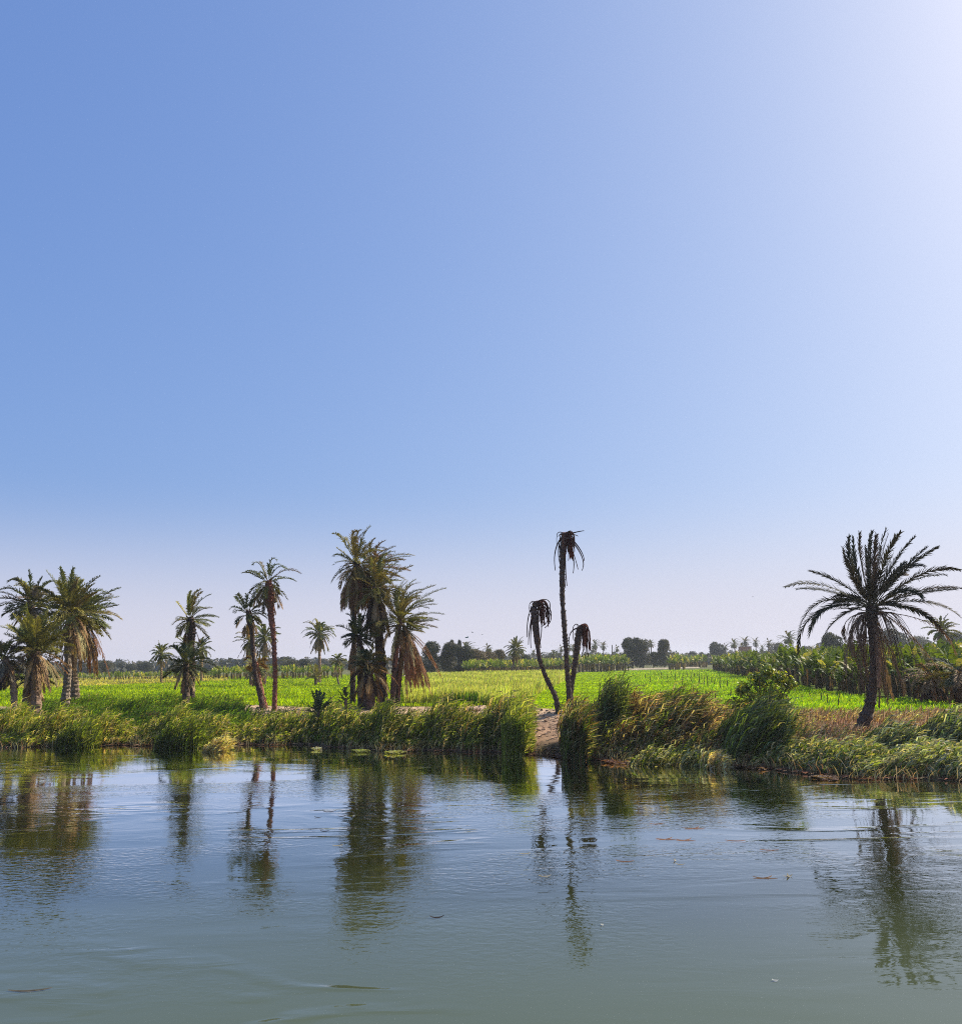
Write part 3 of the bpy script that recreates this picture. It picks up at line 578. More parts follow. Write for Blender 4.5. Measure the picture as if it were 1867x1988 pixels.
KINDS_ = {
    'mango': make_tree(101, 10, 9, MANGO, [.4, .25, .1, .25], 26, .42, 420, .0),
    'mango2': make_tree(102, 10, 10, MANGO, [.3, .3, .3, .1], 26, .42, 420, .0),
    'brown': make_tree(103, 10, 7.5, [(.20, .13, .05), (.13, .10, .04), (.06, .06, .03)], [.45, .35, .2], 24, .38, 420, .0),
    'round': make_tree(104, 10, 8, [(.035, .045, .02), (.06, .06, .025)], [.6, .4], 22, .6, 200, .02),
    'tall': make_tree(105, 8, 11, [(.05, .06, .035), (.09, .085, .04)], [.6, .4], 20, .55, 200, .1),
    'acacia': make_tree(106, 12, 7, [(.10, .085, .04), (.05, .055, .025)], [.6, .4], 22, .45, 180, .25),
}
def tree(kind, x, ytop, wpx, D, label, group="broadleaf trees behind the fields", rz=None, hs=1.0):
    me = KINDS_[kind]
    base = PD(float(x), 1290.0, D); base[2] = float(ground_z(base[0], base[1]))
    top = PD(float(x), float(ytop), D)[2]
    W0 = {'tall': 8, 'acacia': 12}.get(kind, 10); H0 = {'mango': 9, 'mango2': 10, 'brown': 7.5, 'round': 8, 'tall': 11, 'acacia': 7}[kind]
    s = wpx * D / F / W0; hz = (top - base[2]) / H0
    rt = root("broadleaf_tree", base, label, "tree", group); rt.scale = (s, s, hz); rt.rotation_euler = (0, 0, rz if rz is not None else (x * 1.7) % 6.28)
    link_mesh("crown", me[0], rt); link_mesh("trunk", me[1], rt)
    return rt
for a in [
    ('mango', 838, 1247, 46, 230, "dark round tree at the left end of the central grove, beside the palm cluster"),
    ('mango2', 872, 1248, 50, 228, "dense lumpy tree, second from the left in the central grove"),
    ('mango', 900, 1255, 46, 224, "broad dark tree in the middle of the central grove"),
    ('mango2', 878, 1243, 14, 236, "narrow leafy spire rising behind the central grove, left one"),
    ('mango', 892, 1244, 12, 238, "narrow leafy spire rising behind the central grove, right one"),
    ('brown', 920, 1262, 54, 236, "golden brown bushy tree right of the dark central grove"),
    ('brown', 945, 1266, 48, 240, "brownish low tree behind the central banana row"),
    ('brown', 969, 1262, 32, 245, "reddish brown rounded tree left of the round headed field palm"),
    ('mango', 1227, 1239, 46, 300, "large dark tree, left one of the isolated pair right of the dead palms"),
    ('mango2', 1248, 1242, 38, 300, "dark tree joined to the right flank of the large isolated tree"),
    ('mango2', 1289, 1242, 33, 296, "reddish topped dark tree standing alone right of the large isolated tree"),
    ('round', 1268, 1266, 24, 305, "low dark bush filling the gap between the isolated dark trees"),
    ('brown', 1318, 1274, 34, 300, "low brownish thicket right of the isolated dark trees"),
    ('round', 1345, 1265, 20, 480, "small hazy tree on the horizon left of the dome shaped tree"),
    ('round', 1392, 1247, 34, 430, "hazy dome shaped tree on the horizon above the banana field"),
    ('tall', 1362, 1266, 12, 520, "slim hazy tree just left of the dome shaped tree"),
    ('acacia', 1510, 1249, 40, 420, "wide hazy tree right of the horizon palms"),
    ('round', 1617, 1229, 46, 230, "dark hazy tree behind the left fronds of the big right palm"),
    ('round', 1735, 1222, 60, 330, "bluish dense tree right behind the trunk of the big right palm"),
    ('acacia', 1784, 1236, 44, 420, "pale distant tree between the big right palm and the hazy palm"),
    ('round', 1862, 1228, 50, 330, "grey blue tree mass at the right edge"),
    ('tall', 1853, 1236, 9, 140, "small pointed conical tree near the right edge"),
    ('acacia', 205, 1283, 46, 330, "tan bushy tree right of the left palm cluster"),
    ('acacia', 183, 1292, 30, 320, "dark low tree at the right foot of the left palm cluster"),
    ('round', 250, 1289, 34, 430, "hazy tree second from the left palm cluster on the horizon"),
    ('round', 282, 1286, 34, 420, "grey green tree left of the rounded field palm"),
    ('acacia', 340, 1290, 34, 400, "dusty tree between the rounded field palm and the lone palm"),
    ('round', 432, 1290, 40, 480, "low hazy tree right of the lone palm"),
    ('acacia', 566, 1282, 40, 330, "dark bushy tree right of the slim palms above the bananas"),
    ('round', 585, 1280, 44, 340, "round bushy tree left of the umbrella shaped palm"),
    ('acacia', 635, 1288, 36, 420, "thin hazy tree right of the umbrella shaped palm"),
    ('round', 1020, 1271, 22, 300, "small round tree right of the round headed field palm"),
    ('acacia', 1060, 1278, 40, 420, "flat hazy tree seen between the left and the tall dead palm"),
    ('acacia', 1165, 1271, 50, 560, "blue hazy umbrella tree right of the dead palms"),
    ('round', 1198, 1270, 20, 430, "hazy tree close to the left side of the large isolated tree"),
    ('acacia', 22, 1290, 60, 260, "brown grey tree seen through the leftmost palms"),
    ('acacia', 110, 1300, 40, 260, "dry tree seen between the left palm trunks"),
]: tree(*a)

# ------------------------------------------------------------------ tiny palms on the horizon
def far_palm_mesh(seed, H=9, L=2.4, n=22, tilt=0.0):
    r = np.random.default_rng(seed)
    tk = MB(); top = np.array([tilt, 0, H])
    tubes(tk, np.array([[[0, 0, -.3], [tilt * .2, 0, H * .4], [tilt * .6, 0, H * .75], top]]), np.array([[.26, .2, .2, .26]]), BARKC, 6)
    mb = MB(); P, f = frond_curves(top, n, L, 80, -50, (.45, 0, 0), 1.1, r, K=6)
    fronds(mb, P, .5, 9, .22, mixcols([GRN, OLV], [.7, .3], n, .2, r), r=r, rr=.04)
    P, f = frond_curves(top, 10, L * .8, -50, -80, (.1, 0, 0), 1.1, r, K=5)
    fronds(mb, P, .35, 7, .2, mixcols([BRN, GREY], [.6, .4], 10, .2, r), r=r, rr=.04, fold=0)
    v, q, c = mb.arrays(); a = make_mesh("crown", v, q, c, M_PALM); v, q, c = tk.arrays(); b = make_mesh("trunk", v, q, c, M_BARK, True)
    return a, b
FP = [far_palm_mesh(201), far_palm_mesh(202, 9, 2.2, 18, .8), far_palm_mesh(203, 9, 2.7, 26, -.4), far_palm_mesh(204, 9, 2.0, 16, .3)]
def far_palm(x, ytop, D, label, k=0, wide=1.0):
    base = PD(float(x), 1290.0, D); base[2] = float(ground_z(base[0], base[1])); top = PD(float(x), float(ytop), D)[2]
    hz = (top - base[2]) / 10.3
    rt = root("distant_palm", base, label, "palm tree", "small palms along the horizon"); rt.scale = (hz * wide, hz * wide, hz)
    rt.rotation_euler = (0, 0, 0)
    link_mesh("crown", FP[k % 4][0], rt); link_mesh("trunk", FP[k % 4][1], rt)
for a in [
    (909, 1250, 245, "spiky palm head sticking out of the central grove", 2, 1.5), (925, 1260, 260, "low palm head behind the golden brown bushy tree", 0, 1.3),
    (943, 1252, 270, "small palm above the brownish trees, taller of two", 1, 1.0), (951, 1259, 280, "small palm above the brownish trees, shorter of two", 3, 1.0),
    (1036, 1262, 420, "tiny horizon palm right beside the left dead palm", 0, 1.0), (1077, 1264, 330, "bushy low palm between left and tall dead palms", 2, 1.6),
    (1087, 1254, 450, "tiny palm immediately left of the tall dead trunk", 1, 1.0), (1105, 1252, 450, "tiny palm in the gap between tall and right dead palms", 3, 1.0),
    (1113, 1251, 460, "tiny palm touching the right dead trunk", 0, 1.0), (1149, 1256, 430, "small palm right of the hanging head of the right dead palm", 1, 1.0),
    (1158, 1245, 420, "taller hazy palm right of the dead palms, first of two", 2, 1.1), (1172, 1247, 430, "hazy palm right of the dead palms, second of two", 0, 1.0),
    (1196, 1254, 430, "small hazy palm left of the large isolated dark tree", 1, .9), (1264, 1243, 420, "hazy palm showing between the isolated dark trees", 3, 1.1),
    (1407, 1251, 430, "hazy palm leaning on the right side of the dome shaped tree", 1, 1.0), (1429, 1243, 400, "dark hazy palm left of the small brick building", 2, 1.2),
    (1449, 1238, 405, "tallest hazy palm, right above the small brick building", 0, 1.1), (1441, 1249, 410, "bushy hazy palm touching the small brick building", 3, 1.3),
    (1469, 1240, 410, "neat single palm right of the small brick building", 0, .9), (1491, 1242, 400, "umbrella shaped hazy palm, second right of the brick building", 1, 1.1),
    (1482, 1254, 420, "short hazy palm between the two palms right of the brick building", 2, 1.0), (1538, 1229, 260, "large hazy palm by the left frond tips of the big right palm", 2, 1.3),
    (1302, 1262, 380, "short palm right behind the reddish topped dark tree", 3, 1.0), (557, 1278, 380, "bushy far palm right of the slim palms", 2, 1.6),
    (268, 1286, 420, "far palm head above the hazy left treeline", 1, 1.2), (445, 1282, 600, "tiny far palm right of the lone palm, left of two", 0, 1.0), (453, 1281, 600, "tiny far palm right of the lone palm, right of two", 1, 1.0),
    (668, 1284, 400, "tiny far palm left of the middle cluster", 1, 1.0), (330, 1296, 300, "dusty short palm right beside the rounded field palm", 3, 1.4),
]: far_palm(*a)

# far woodland band: too far to count
mb = MB(); r = np.random.default_rng(300)
nw = 420; xs = r.uniform(-30, 1900, nw); Ds = r.uniform(420, 900, nw)
for x, D in zip(xs, Ds):
    b = PD(x, 1290.0, D); hgt = 3.2 + float(np.interp(x, [0, 500, 640, 800, 1000, 1160, 1330, 1420, 1600, 1700, 1867], [12, 14, 11, 14, 14, 16, 12, 14, 24, 38, 36])) / F * D * r.uniform(.25, 1.05); wv = r.uniform(9, 20)
    n = 150; d = unit(r.normal(0, 1, (n, 3))); d[:, 2] = np.abs(d[:, 2])
    p = np.array([b[0], b[1], 1.2]) + d * np.array([wv / 2, wv / 2, hgt]) * (r.uniform(.75, 1.08, (n, 1)))
    nn = unit(d + r.normal(0, .4, (n, 3))); aa = unit(np.cross(nn, r.normal(0, 1, (n, 3)))); bb = np.cross(nn, aa); sz = r.uniform(.8, 1.8, (n, 1))
    mb.add(np.stack([p - aa * sz, p - bb * sz * .6, p + aa * sz, p + bb * sz * .6], 1).reshape(-1, 3), np.arange(4 * n).reshape(-1, 4), np.repeat(mixcols([(.045, .05, .028), (.10, .085, .05)], [.55, .45], n, .3, r), 4, 0))
o = mb.build("woodland", M_TREE); tag(o, "hazy belt of far trees along the whole horizon", "trees", None, "stuff")

# small brick building on the horizon
D = 380; c0 = PD(1440.0, 1268.0, D); c1 = PD(1459.0, 1268.0, D); top = PD(1450.0, 1255.0, D)[2]; gz = 1.3
def box(mb, a, b, col):
    x0, y0, z0 = a; x1, y1, z1 = b
    V_ = [[x0, y0, z0], [x1, y0, z0], [x1, y1, z0], [x0, y1, z0], [x0, y0, z1], [x1, y0, z1], [x1, y1, z1], [x0, y1, z1]]
    mb.add(V_, [[0, 3, 2, 1], [4, 5, 6, 7], [0, 1, 5, 4], [1, 2, 6, 5], [2, 3, 7, 6], [3, 0, 4, 7]], col)
rt = root("brick_house", (c0[0], D, gz), "small reddish brick farm building beneath the hazy horizon palms", "building")
o0 = (c0[0], D, gz)
wx_ = c1[0] - c0[0]
wl = MB(); box(wl, (c0[0], D, gz - .2), (c1[0], D + 5, top - .25), (.42, .20, .13)); wl.build("wall", M_SOIL, rt, o0)
rf = MB(); box(rf, (c0[0] - .25, D - .25, top - .25), (c1[0] + .25, D + 5.25, top), (.36, .25, .18)); rf.build("roof", M_SOIL, rt, o0)
for q in (.25, .7):
    wn_ = MB(); box(wn_, (c0[0] + wx_ * q - .4, D - .06, gz + 2.6), (c0[0] + wx_ * q + .4, D - .003, gz + 3.7), (.04, .04, .04)); wn_.build("window", M_WOOD, rt, o0)

# pale farm road far behind the fields: a low raised bank
mb = MB(); a = PG(770.0, 1315.5); b = PG(1345.0, 1297.5)
d = unit(b - a); nrm = np.array([-d[1], d[0], 0])
pts = [a + (b - a) * q for q in np.linspace(0, 1, 30)]
V_ = []; 
for p in pts: V_ += [p - nrm * 3 + [0, 0, -.3], p - nrm * 2 + [0, 0, .45], p + nrm * 2 + [0, 0, .45], p + nrm * 3 + [0, 0, -.3]]
Q = [[i * 4 + j, i * 4 + 4 + j, i * 4 + 5 + j, i * 4 + 1 + j] for i in range(29) for j in range(3)]
mb.add(V_, Q, (.34, .28, .20)); o = mb.build("road", M_SOIL, None, (0, 0, 0), True); tag(o, "pale raised dirt road behind the fields", None, None, "structure")

# ------------------------------------------------------------------ banana plants
def banana_arrays(seed, H=4.2, nl=9, seg=6, notch=True, dry=3):
    r = np.random.default_rng(seed)
    st = MB(); hs = H * .5
    tubes(st, np.array([[[0, 0, -.1], [.03, 0, hs * .5], [0, .03, hs], [0, 0, hs * 1.12]]]), np.array([[.15, .13, .1, .07]]), (.07, .055, .03), 7)
    lf = MB(); az = np.arange(nl) * 2.4 + r.random() * 6; K = seg + 1; s = np.linspace(0, 1, K)
    for i_, a in enumerate(az):
        f = i_ / nl; el = R(84 - 48 * f + r.normal(0, 6)); L_ = H * .58 * r.uniform(.85, 1.12) * (1 - .12 * f)
        d0 = np.array([math.cos(a) * math.cos(el), math.sin(a) * math.cos(el), math.sin(el)])
        Dd = unit(d0[None] + np.array([.12, 0, -(0.25 + 1.35 * f) * r.uniform(.8, 1.2)])[None] * (s ** 1.6)[:, None] * 1.1)
        P = np.array([0, 0, hs * 1.02]) + np.concatenate([[[0, 0, 0]], np.cumsum(Dd[:-1] * L_ / (K - 1), 0)])
        T_, Sd, N_ = frames(P[None]); Sd = Sd[0]; N_ = N_[0]; N_ = np.where(N_[:, 2:3] < 0, -N_, N_)
        w = .72 * H / 4.2 * np.array([.06] + list(np.sin(np.linspace(.55, 2.95, K - 1)) ** .7)); w[-1] = .08
        base = np.array([.13, .165, .018]) * (1 - f) + np.array([.065, .095, .016]) * f
        if r.random() < .15: base = np.array([.42, .34, .12])
        for sg in (-1, 1):                       # torn blade halves: separate tatters along the midrib
            for q in range(K - 1):
                cut = .12 if notch else 0
                p0, p1 = P[q], P[q + 1] * (1 - cut) + P[q] * cut
                up_ = r.uniform(-.1, .45)
                o0_ = p0 + sg * Sd[q] * w[q] * .5 * r.uniform(.8, 1.1) + N_[q] * w[q] * up_ * .4; o1_ = p1 + sg * Sd[q + 1] * w[q + 1] * .5 * r.uniform(.8, 1.1) + N_[q + 1] * w[q + 1] * up_ * .4 + np.array([0, 0, -.03])
                lf.add([p0, p1, o1_, o0_], [[0, 1, 2, 3]], base * r.uniform(.75, 1.3))
    dd = MB()
    for _ in range(dry):
        a = r.random() * 6.28; P = np.array([[0, 0, hs], [math.cos(a) * .28, math.sin(a) * .28, hs * .95], [math.cos(a) * .4, math.sin(a) * .4, hs * .55], [math.cos(a) * .3, math.sin(a) * .3, hs * .15]])
        ribbons(dd, P[None], np.array([[.08, .28, .32, .1]]), unit(np.array([[[-math.sin(a), math.cos(a), .2]]])), np.array([.15, .10, .05]) * r.uniform(.5, 1.5))
    return st, lf, dd
def mesh_of(mb, name, m_): v, q, c = mb.arrays(); return make_mesh(name, v, q, c, m_, False)
BAN = []
for s_ in range(6):
    st, lf, dd = banana_arrays(400 + s_, nl=12 - s_ % 3)
    BAN.append((mesh_of(st, "stem", M_BARK), mesh_of(lf, "leaves", M_BANANA), mesh_of(dd, "dead_leaves", M_DRY)))
BANLOW = []
for s_ in range(6):
    st, lf, dd = banana_arrays(450 + s_, nl=8, seg=4, dry=2); vv = MB()
    for q in (st, lf, dd): v_, q_, c_ = q.arrays(); vv.add(v_, q_, c_)
    BANLOW.append(vv.arrays())
edge = PG(np.array([1372, 1390, 1425, 1480, 1545, 1600, 1650, 1700, 1780, 1867, 1980]), np.array([1301, 1305, 1314, 1324, 1336, 1349, 1357, 1363, 1371, 1376, 1380]))
pos = []
r = np.random.default_rng(77)
for i_ in range(60000):                      # big plantation on the right, thinned to a planting distance below
    if len(pos) > 2300: break
    x = r.uniform(12, 150); y = r.uniform(50, 235)
    pxx, pyy = proj(np.array([x, y, 1.3]))
    if pxx < 1368 or pxx > 1960: continue
    ey = np.interp(pxx, proj(edge)[0], proj(edge)[1])
    if pyy > ey: continue
    if any((x - a_[0]) ** 2 + (y - a_[1]) ** 2 < 1.02 ** 2 for a_ in pos): continue
    pos.append((x, y, r.uniform(.62, .96) if r.random() < .68 else r.uniform(.35, .6)))
for x0, x1, yb0, yb1, depth, sc_ in ((-40, 190, 1328, 1325, 30, .42), (190, 420, 1325, 1322, 30, .46), (420, 665, 1322, 1319, 40, .64), (800, 812, 1314, 1313, 6, .6), (905, 1100, 1313, 1304, 40, .75), (1100, 1216, 1307, 1305, 40, .95), (1300, 1325, 1303, 1302, 10, .9), (1325, 1372, 1297, 1297, 30, .9)):
    a = PG(float(x0), float(yb0)); b = PG(float(x1), float(yb1)); Ln = np.linalg.norm(b - a)
    for row in range(0, int(depth / 2.6)):
        for q in np.arange(0, Ln, 1.5 + .35 * row):
            p = a + (b - a) * q / Ln; d = unit(p[:2] - EYE[:2]); e = p[:2] + d * row * 2.6 + r.normal(0, .35, 2)
            pos.append((e[0], e[1], sc_ * r.uniform(.85, 1.15)))
pos.sort(key=lambda a_: (a_[0] ** 2 + a_[1] ** 2) ** .5 / a_[2])
BG = "banana plants of the plantation"
for i_, (x, y, s_) in enumerate(pos[:300]):
    loc = (x, y, float(ground_z(x, y))); me = BAN[i_ % 6]
    rt = root("banana_plant", loc, "leafy green banana plant in the front rows of the plantation at the right", "banana plant", BG)
    rt.scale = (s_, s_, s_ * r.uniform(.94, 1.1)); rt.rotation_euler = (r.normal(0, .04), r.normal(.02, .04), r.random() * 6.28)
    link_mesh("stem", me[0], rt); link_mesh("leaves", me[1], rt); link_mesh("dead_leaves", me[2], rt)
mb = MB()
for i_, (x, y, s_) in enumerate(pos[300:]):
    v_, q_, c_ = BANLOW[i_ % 6]; a = r.random() * 6.28; ca, sa = math.cos(a), math.sin(a)
    Rm = np.array([[ca, -sa, 0], [sa, ca, 0], [0, 0, 1]]) * s_
    mb.add(v_ @ Rm.T + np.array([x, y, 1.3]), q_, np.clip(c_ * r.uniform(.8, 1.2) * (1.0 if proj(np.array([x, y, 1.3]))[0] > 1368 else 1.4), 0, 1))  # rows outside the right plantation brightened, front lighting put into the leaf colour
o = mb.build("banana_plantation", M_BANANA); tag(o, "back rows of banana plants stretching behind the green fields", "banana plants", BG, "stuff")

# ------------------------------------------------------------------ crops
def blades(mb, x, y, h, wd, lean, col, r, K=3, z=None, spread=.5):
    n = len(x); az = r.random(n) * 6.283; z0 = ground_z(x, y) if z is None else z
    s = np.linspace(0, 1, K)
    o_ = np.stack([np.cos(az) * spread + lean, np.sin(az) * spread, 0 * az], -1) * r.uniform(.3, 1.3, (n, 1))
    P = np.stack([x, y, z0 - .03], -1)[:, None, :] + np.array([0, 0, 1.0]) * (h[:, None] * (s - .22 * s ** 3 * np.linalg.norm(o_, axis=1)[:, None]))[..., None] + o_[:, None, :] * (h[:, None] * s[None, :] ** 1.8)[..., None]
    tw = r.random(n) * 6.283; sd = np.stack([np.cos(tw), np.sin(tw) * .6, 0 * tw], -1)[:, None, :]
    prof = np.sin(np.linspace(.5, 2.9, K)); W = np.asarray(wd)[:, None] * prof[None] if np.ndim(wd) else wd * prof[None]
    ribbons(mb, P, np.broadcast_to(W, (n, K)), unit(sd), col)
def field_points(n, r, dmax=240):
    """points over the farmland, denser where the camera is nearer"""
    u = r.random(n); D = 52 * (dmax / 52) ** u; x = r.uniform(-.56, .56, n) * D
    pr_ = proj(np.stack([x, D, np.full(len(x), 1.3)], -1))[0]; k_ = D > T(x) + np.where((pr_ > 1540) & (pr_ < 1760), -2.6, .3); return x[k_], D[k_]
def pip(px_, py_, poly):
    ins = np.zeros(len(px_), bool); n = len(poly); j = n - 1
    for i_ in range(n):
        xi, yi = poly[i_]; xj, yj = poly[j]
        c_ = ((yi > py_) != (yj > py_)) & (px_ < (xj - xi) * (py_ - yi) / (yj - yi + 1e-9) + xi); ins ^= c_; j = i_
    return ins
TALL = [(783, 1372), (783, 1345), (800, 1318), (950, 1313), (1050, 1305), (1105, 1303), (1128, 1305), (1085, 1330), (1030, 1357), (985, 1368), (955, 1374)]
CLOV = [(1128, 1305), (1085, 1330), (1030, 1357), (1000, 1372), (1040, 1386), (1420, 1420), (1330, 1360), (1245, 1335), (1190, 1315), (1180, 1305)]
r = np.random.default_rng(500)
x, y = field_points(330000, r); pxx, pyy = proj(np.stack([x, y, np.full(len(x), 1.3)], -1))
edge_px, edge_py = proj(edge)
inplant = (pxx > 1370) & (pyy < np.interp(pxx, edge_px, edge_py) - 1)
left_pale = (pxx < 440) & (pyy < 1342 - pxx / 440 * 18)
tall = pip(pxx, pyy, TALL); clov = pip(pxx, pyy, CLOV)
pathz = (y < T(x) + 1.2) & (pxx > 480) & (pxx < 980)
rowm = (np.sin((y * .92 + x * .18) * 2.2) > -.55)
main = ~inplant & ~left_pale & ~tall & ~clov & ~pathz & (pxx < 1190) & rowm
rightf = ~inplant & ~clov & (pxx >= 1190) & (pyy < 1600)
BR = [(.30, .38, .006), (.38, .44, .008), (.16, .25, .008)]
def crop(mask, name, label, h, wd, cols, probs, cat="crop", keep=1.0, lean=.18, K=3, spread=.5, hv=.3):
    mk = mask & (r.random(len(mask)) < keep); n = int(mk.sum()); mb = MB()
    D_ = y[mk]; hh_ = h * r.uniform(1 - hv, 1 + hv, n) * (1 + .25 * np.sin(x[mk] * .9 + 3 * np.sin(y[mk] * .35)))
    cc_ = mixcols(cols, probs, n, .2, r)
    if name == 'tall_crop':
        ed = (D_ < T(x[mk]) + 3.4) & (r.random(n) < .8); cc_[ed] = mixcols([(.06, .12, .01), (.10, .18, .015)], [.6, .4], int(ed.sum()), .25, r); hh_[ed] *= .82  # front rows' blade colour darkened to paint in the crop's shaded face
    blades(mb, x[mk], D_, hh_, wd * (.6 + D_ / 90), lean, cc_ * (1 + .16 * np.sin(D_ * .55 + x[mk] * .11) + .10 * np.sin(D_ * .19 + 1 + x[mk] * .05))[:, None], r, K, spread=spread)
    o = mb.build(name, M_CROP); tag(o, label, cat, None, "stuff"); return o
crop(main, "green_crop", "bright green leafy crop filling the left and middle field", .30, .07, BR, [.5, .3, .2])
crop(left_pale, "pale_crop", "pale ripening crop in the far left strip", .5, .09, [(.55, .43, .17), (.42, .38, .10)], [.6, .4])
crop(clov, "clover", "smooth low bright green clover by the dead palms", .13, .075, [(.30, .41, .005), (.36, .45, .008)], [.6, .4], keep=1.0, hv=.15)
crop(rightf, "young_crop", "yellow green young crop in the right field", .30, .06, [(.30, .42, .01), (.20, .34, .01), (.44, .46, .05)], [.55, .3, .15])
x, y = field_points(520000, r, 200); pxx, pyy = proj(np.stack([x, y, np.full(len(x), 1.3)], -1)); tall = pip(pxx, pyy, TALL)
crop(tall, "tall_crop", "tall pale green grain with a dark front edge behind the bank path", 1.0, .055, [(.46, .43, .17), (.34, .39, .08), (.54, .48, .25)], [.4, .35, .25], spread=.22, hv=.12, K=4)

# ------------------------------------------------------------------ reeds and grasses of the bank
def reeds(mb, x, y, h, lean, cols, r, leafn=6, lw=.035, ll=.55, z=None, dens=1.0, culm=.022, yl=.0, strawy=.05):
    """stems with long leaves that stream with the wind"""
    n = len(x); z0 = ground_z(x, y) - .05 if z is None else z; z0 = np.maximum(z0, -.15)
    K = 5; s = np.linspace(0, 1, K); az = r.random(n) * 6.283
    o_ = np.stack([np.cos(az) * .14 + lean, np.sin(az) * .14 + yl, 0 * az], -1)
    P = np.stack([x, y, z0], -1)[:, None, :] + np.array([0, 0, 1.0]) * (h[:, None] * (s - .12 * s ** 2))[..., None] + o_[:, None, :] * (h[:, None] * s[None] ** 1.7)[..., None]
    tubes(mb, P, np.broadcast_to(culm * np.linspace(1, .4, K), (n, K)), cols * np.array([1.15, 1.05, .9]), 3)
    for q in range(leafn):
        f = .12 + .86 * (q + r.random(n) * .9) / leafn; f = np.clip(f, 0, .995); i0 = np.clip((f * (K - 1)).astype(int), 0, K - 2); fr = (f * (K - 1) - i0)[:, None]
        B = P[np.arange(n), i0] * (1 - fr) + P[np.arange(n), i0 + 1] * fr
        a = r.random(n) * 6.283; d = np.stack([np.cos(a) * .45 + .28 + lean * 1.2, np.sin(a) * .45, r.uniform(.7, 1.9, n)], -1); d = unit(d)
        L_ = (ll * r.uniform(.6, 1.3, n) * np.clip(h / 1.6, .5, 1.3))[:, None]
        m1_ = B + d * L_ * .5; tp = m1_ + unit(d + np.array([.22 + lean, 0, -.65])) * L_ * .55
        sd = unit(np.cross(d, r.normal(0, 1, (n, 3))))[:, None, :]
        lc = cols * r.uniform(.55, 1.5, (n, 1)); st_ = r.random(n) < strawy * (2.2 if q < 2 else 1); lc[st_] = np.array([.5, .42, .2]) * r.uniform(.6, 1.2, (int(st_.sum()), 1))
        ribbons(mb, np.stack([B, m1_, tp], 1), np.array([[lw * .7, lw, lw * .2]]), sd, np.clip(lc, 0, .9))
def plumes(mb, x, y, z, h, lean, r, col=(.42, .33, .2)):
    n = len(x); K = 4; s = np.linspace(0, 1, K)
    top = np.stack([x + lean * h, y, z + h * .88], -1)
    for q in range(5):
        o_ = r.normal(0, .05, (n, 3)); P = top[:, None, :] + (np.array([.55, 0, .25]) + o_)[:, None, :] * (.35 * s)[None, :, None] + np.array([0, 0, -.12]) * (s ** 2)[None, :, None]
        ribbons(mb, P, np.array([[.02, .05, .05, .01]]), unit(r.normal(0, 1, (n, 1, 3))), jitcol(col, n, .3, .1, r))
G1 = (.15, .19, .022); G2 = (.27, .31, .035); G3 = (.42, .42, .08); STRAW = (.62, .49, .22); DK = (.075, .10, .022); RUST = (.30, .16, .07); BLUEG = (.13, .18, .08); GREYG = (.38, .38, .20)
r = np.random.default_rng(600)
hx = [-300, 0, 60, 110, 200, 258, 300, 330, 400, 450, 520, 600, 700, 900, 1005, 1024, 1034, 1082, 1090, 1160, 1300, 1420, 1520, 1600, 1867, 2200]
hv = [1.4, 1.4, 1.5, 1.35, 1.2, .45, 1.0, 1.4, 1.2, .4, .85, 1.2, 1.45, 1.5, 1.85, 1.7, 0., 0., 1.5, 1.5, 1.1, 1.0, .7, .55, .6, .6]
n = 13000
xs = r.uniform(-34, 26, n); ys = S(xs) + r.uniform(-.1, 1, n) ** 1.2 * 3.2
pxx, _ = proj(np.stack([xs, ys, 0 * xs + .3], -1)); hb = np.interp(pxx, hx, hv) * (1 + .18 * np.sin(xs * 1.9) + .12 * np.sin(xs * 4.3 + ys))
tt = (ys - S(xs)); front = np.clip(tt / 1.2, .35, 1)
hh_ = hb * front * (.35 + .95 * r.beta(2.6, 1.8, n)); ok = hb > .25
w1 = np.interp(pxx, [0, 300, 560, 600, 1000, 1080, 1300, 1450, 1867], [0, .15, .4, 1, 1, .8, .8, .6, .3])      # how dark and olive
cl = np.where((r.random(n) < w1)[:, None], mixcols([G1, G2, DK, STRAW], [.34, .22, .29, .15], n, .25, r), mixcols([G2, G3, G1, STRAW], [.32, .25, .2, .23], n, .25, r))
brn = (pxx > 1075) & (pxx < 1460) & (r.random(n) < .6); cl[brn] = mixcols([RUST, STRAW, (.09, .07, .03)], [.4, .2, .4], int(brn.sum()), .3, r)
gry = (pxx > 1500) & (r.random(n) < .6); cl[gry] = mixcols([BLUEG, GREYG, G1], [.4, .3, .3], int(gry.sum()), .25, r)
for (a_, b_, nm, lb) in ((-999, 565, "bank_reeds", "leafy green reeds and grasses on the left bank at the waterline"),
                         (565, 1060, "tall_reeds", "dense wall of tall olive reeds along the middle of the bank"),
                         (1060, 9999, "tangled_reeds", "tangled dark and grey green reeds along the right bank")):
    mk = ok & (pxx >= a_) & (pxx < b_); mb = MB(); n_ = int(mk.sum())
    reeds(mb, xs[mk], ys[mk], hh_[mk], .22 + (.1 if a_ > 1000 else 0), cl[mk], r, leafn=6, lw=.055, strawy=.09)
    k_ = r.permutation(np.flatnonzero(mk & (hh_ > .6 * hb)))[:130]; plumes(mb, xs[k_], ys[k_], ground_z(xs[k_], ys[k_]), hh_[k_] * 1.12, .24, r, (.5, .40, .25))
    o = mb.build(nm, M_REED); tag(o, lb, "reeds", None, "stuff")
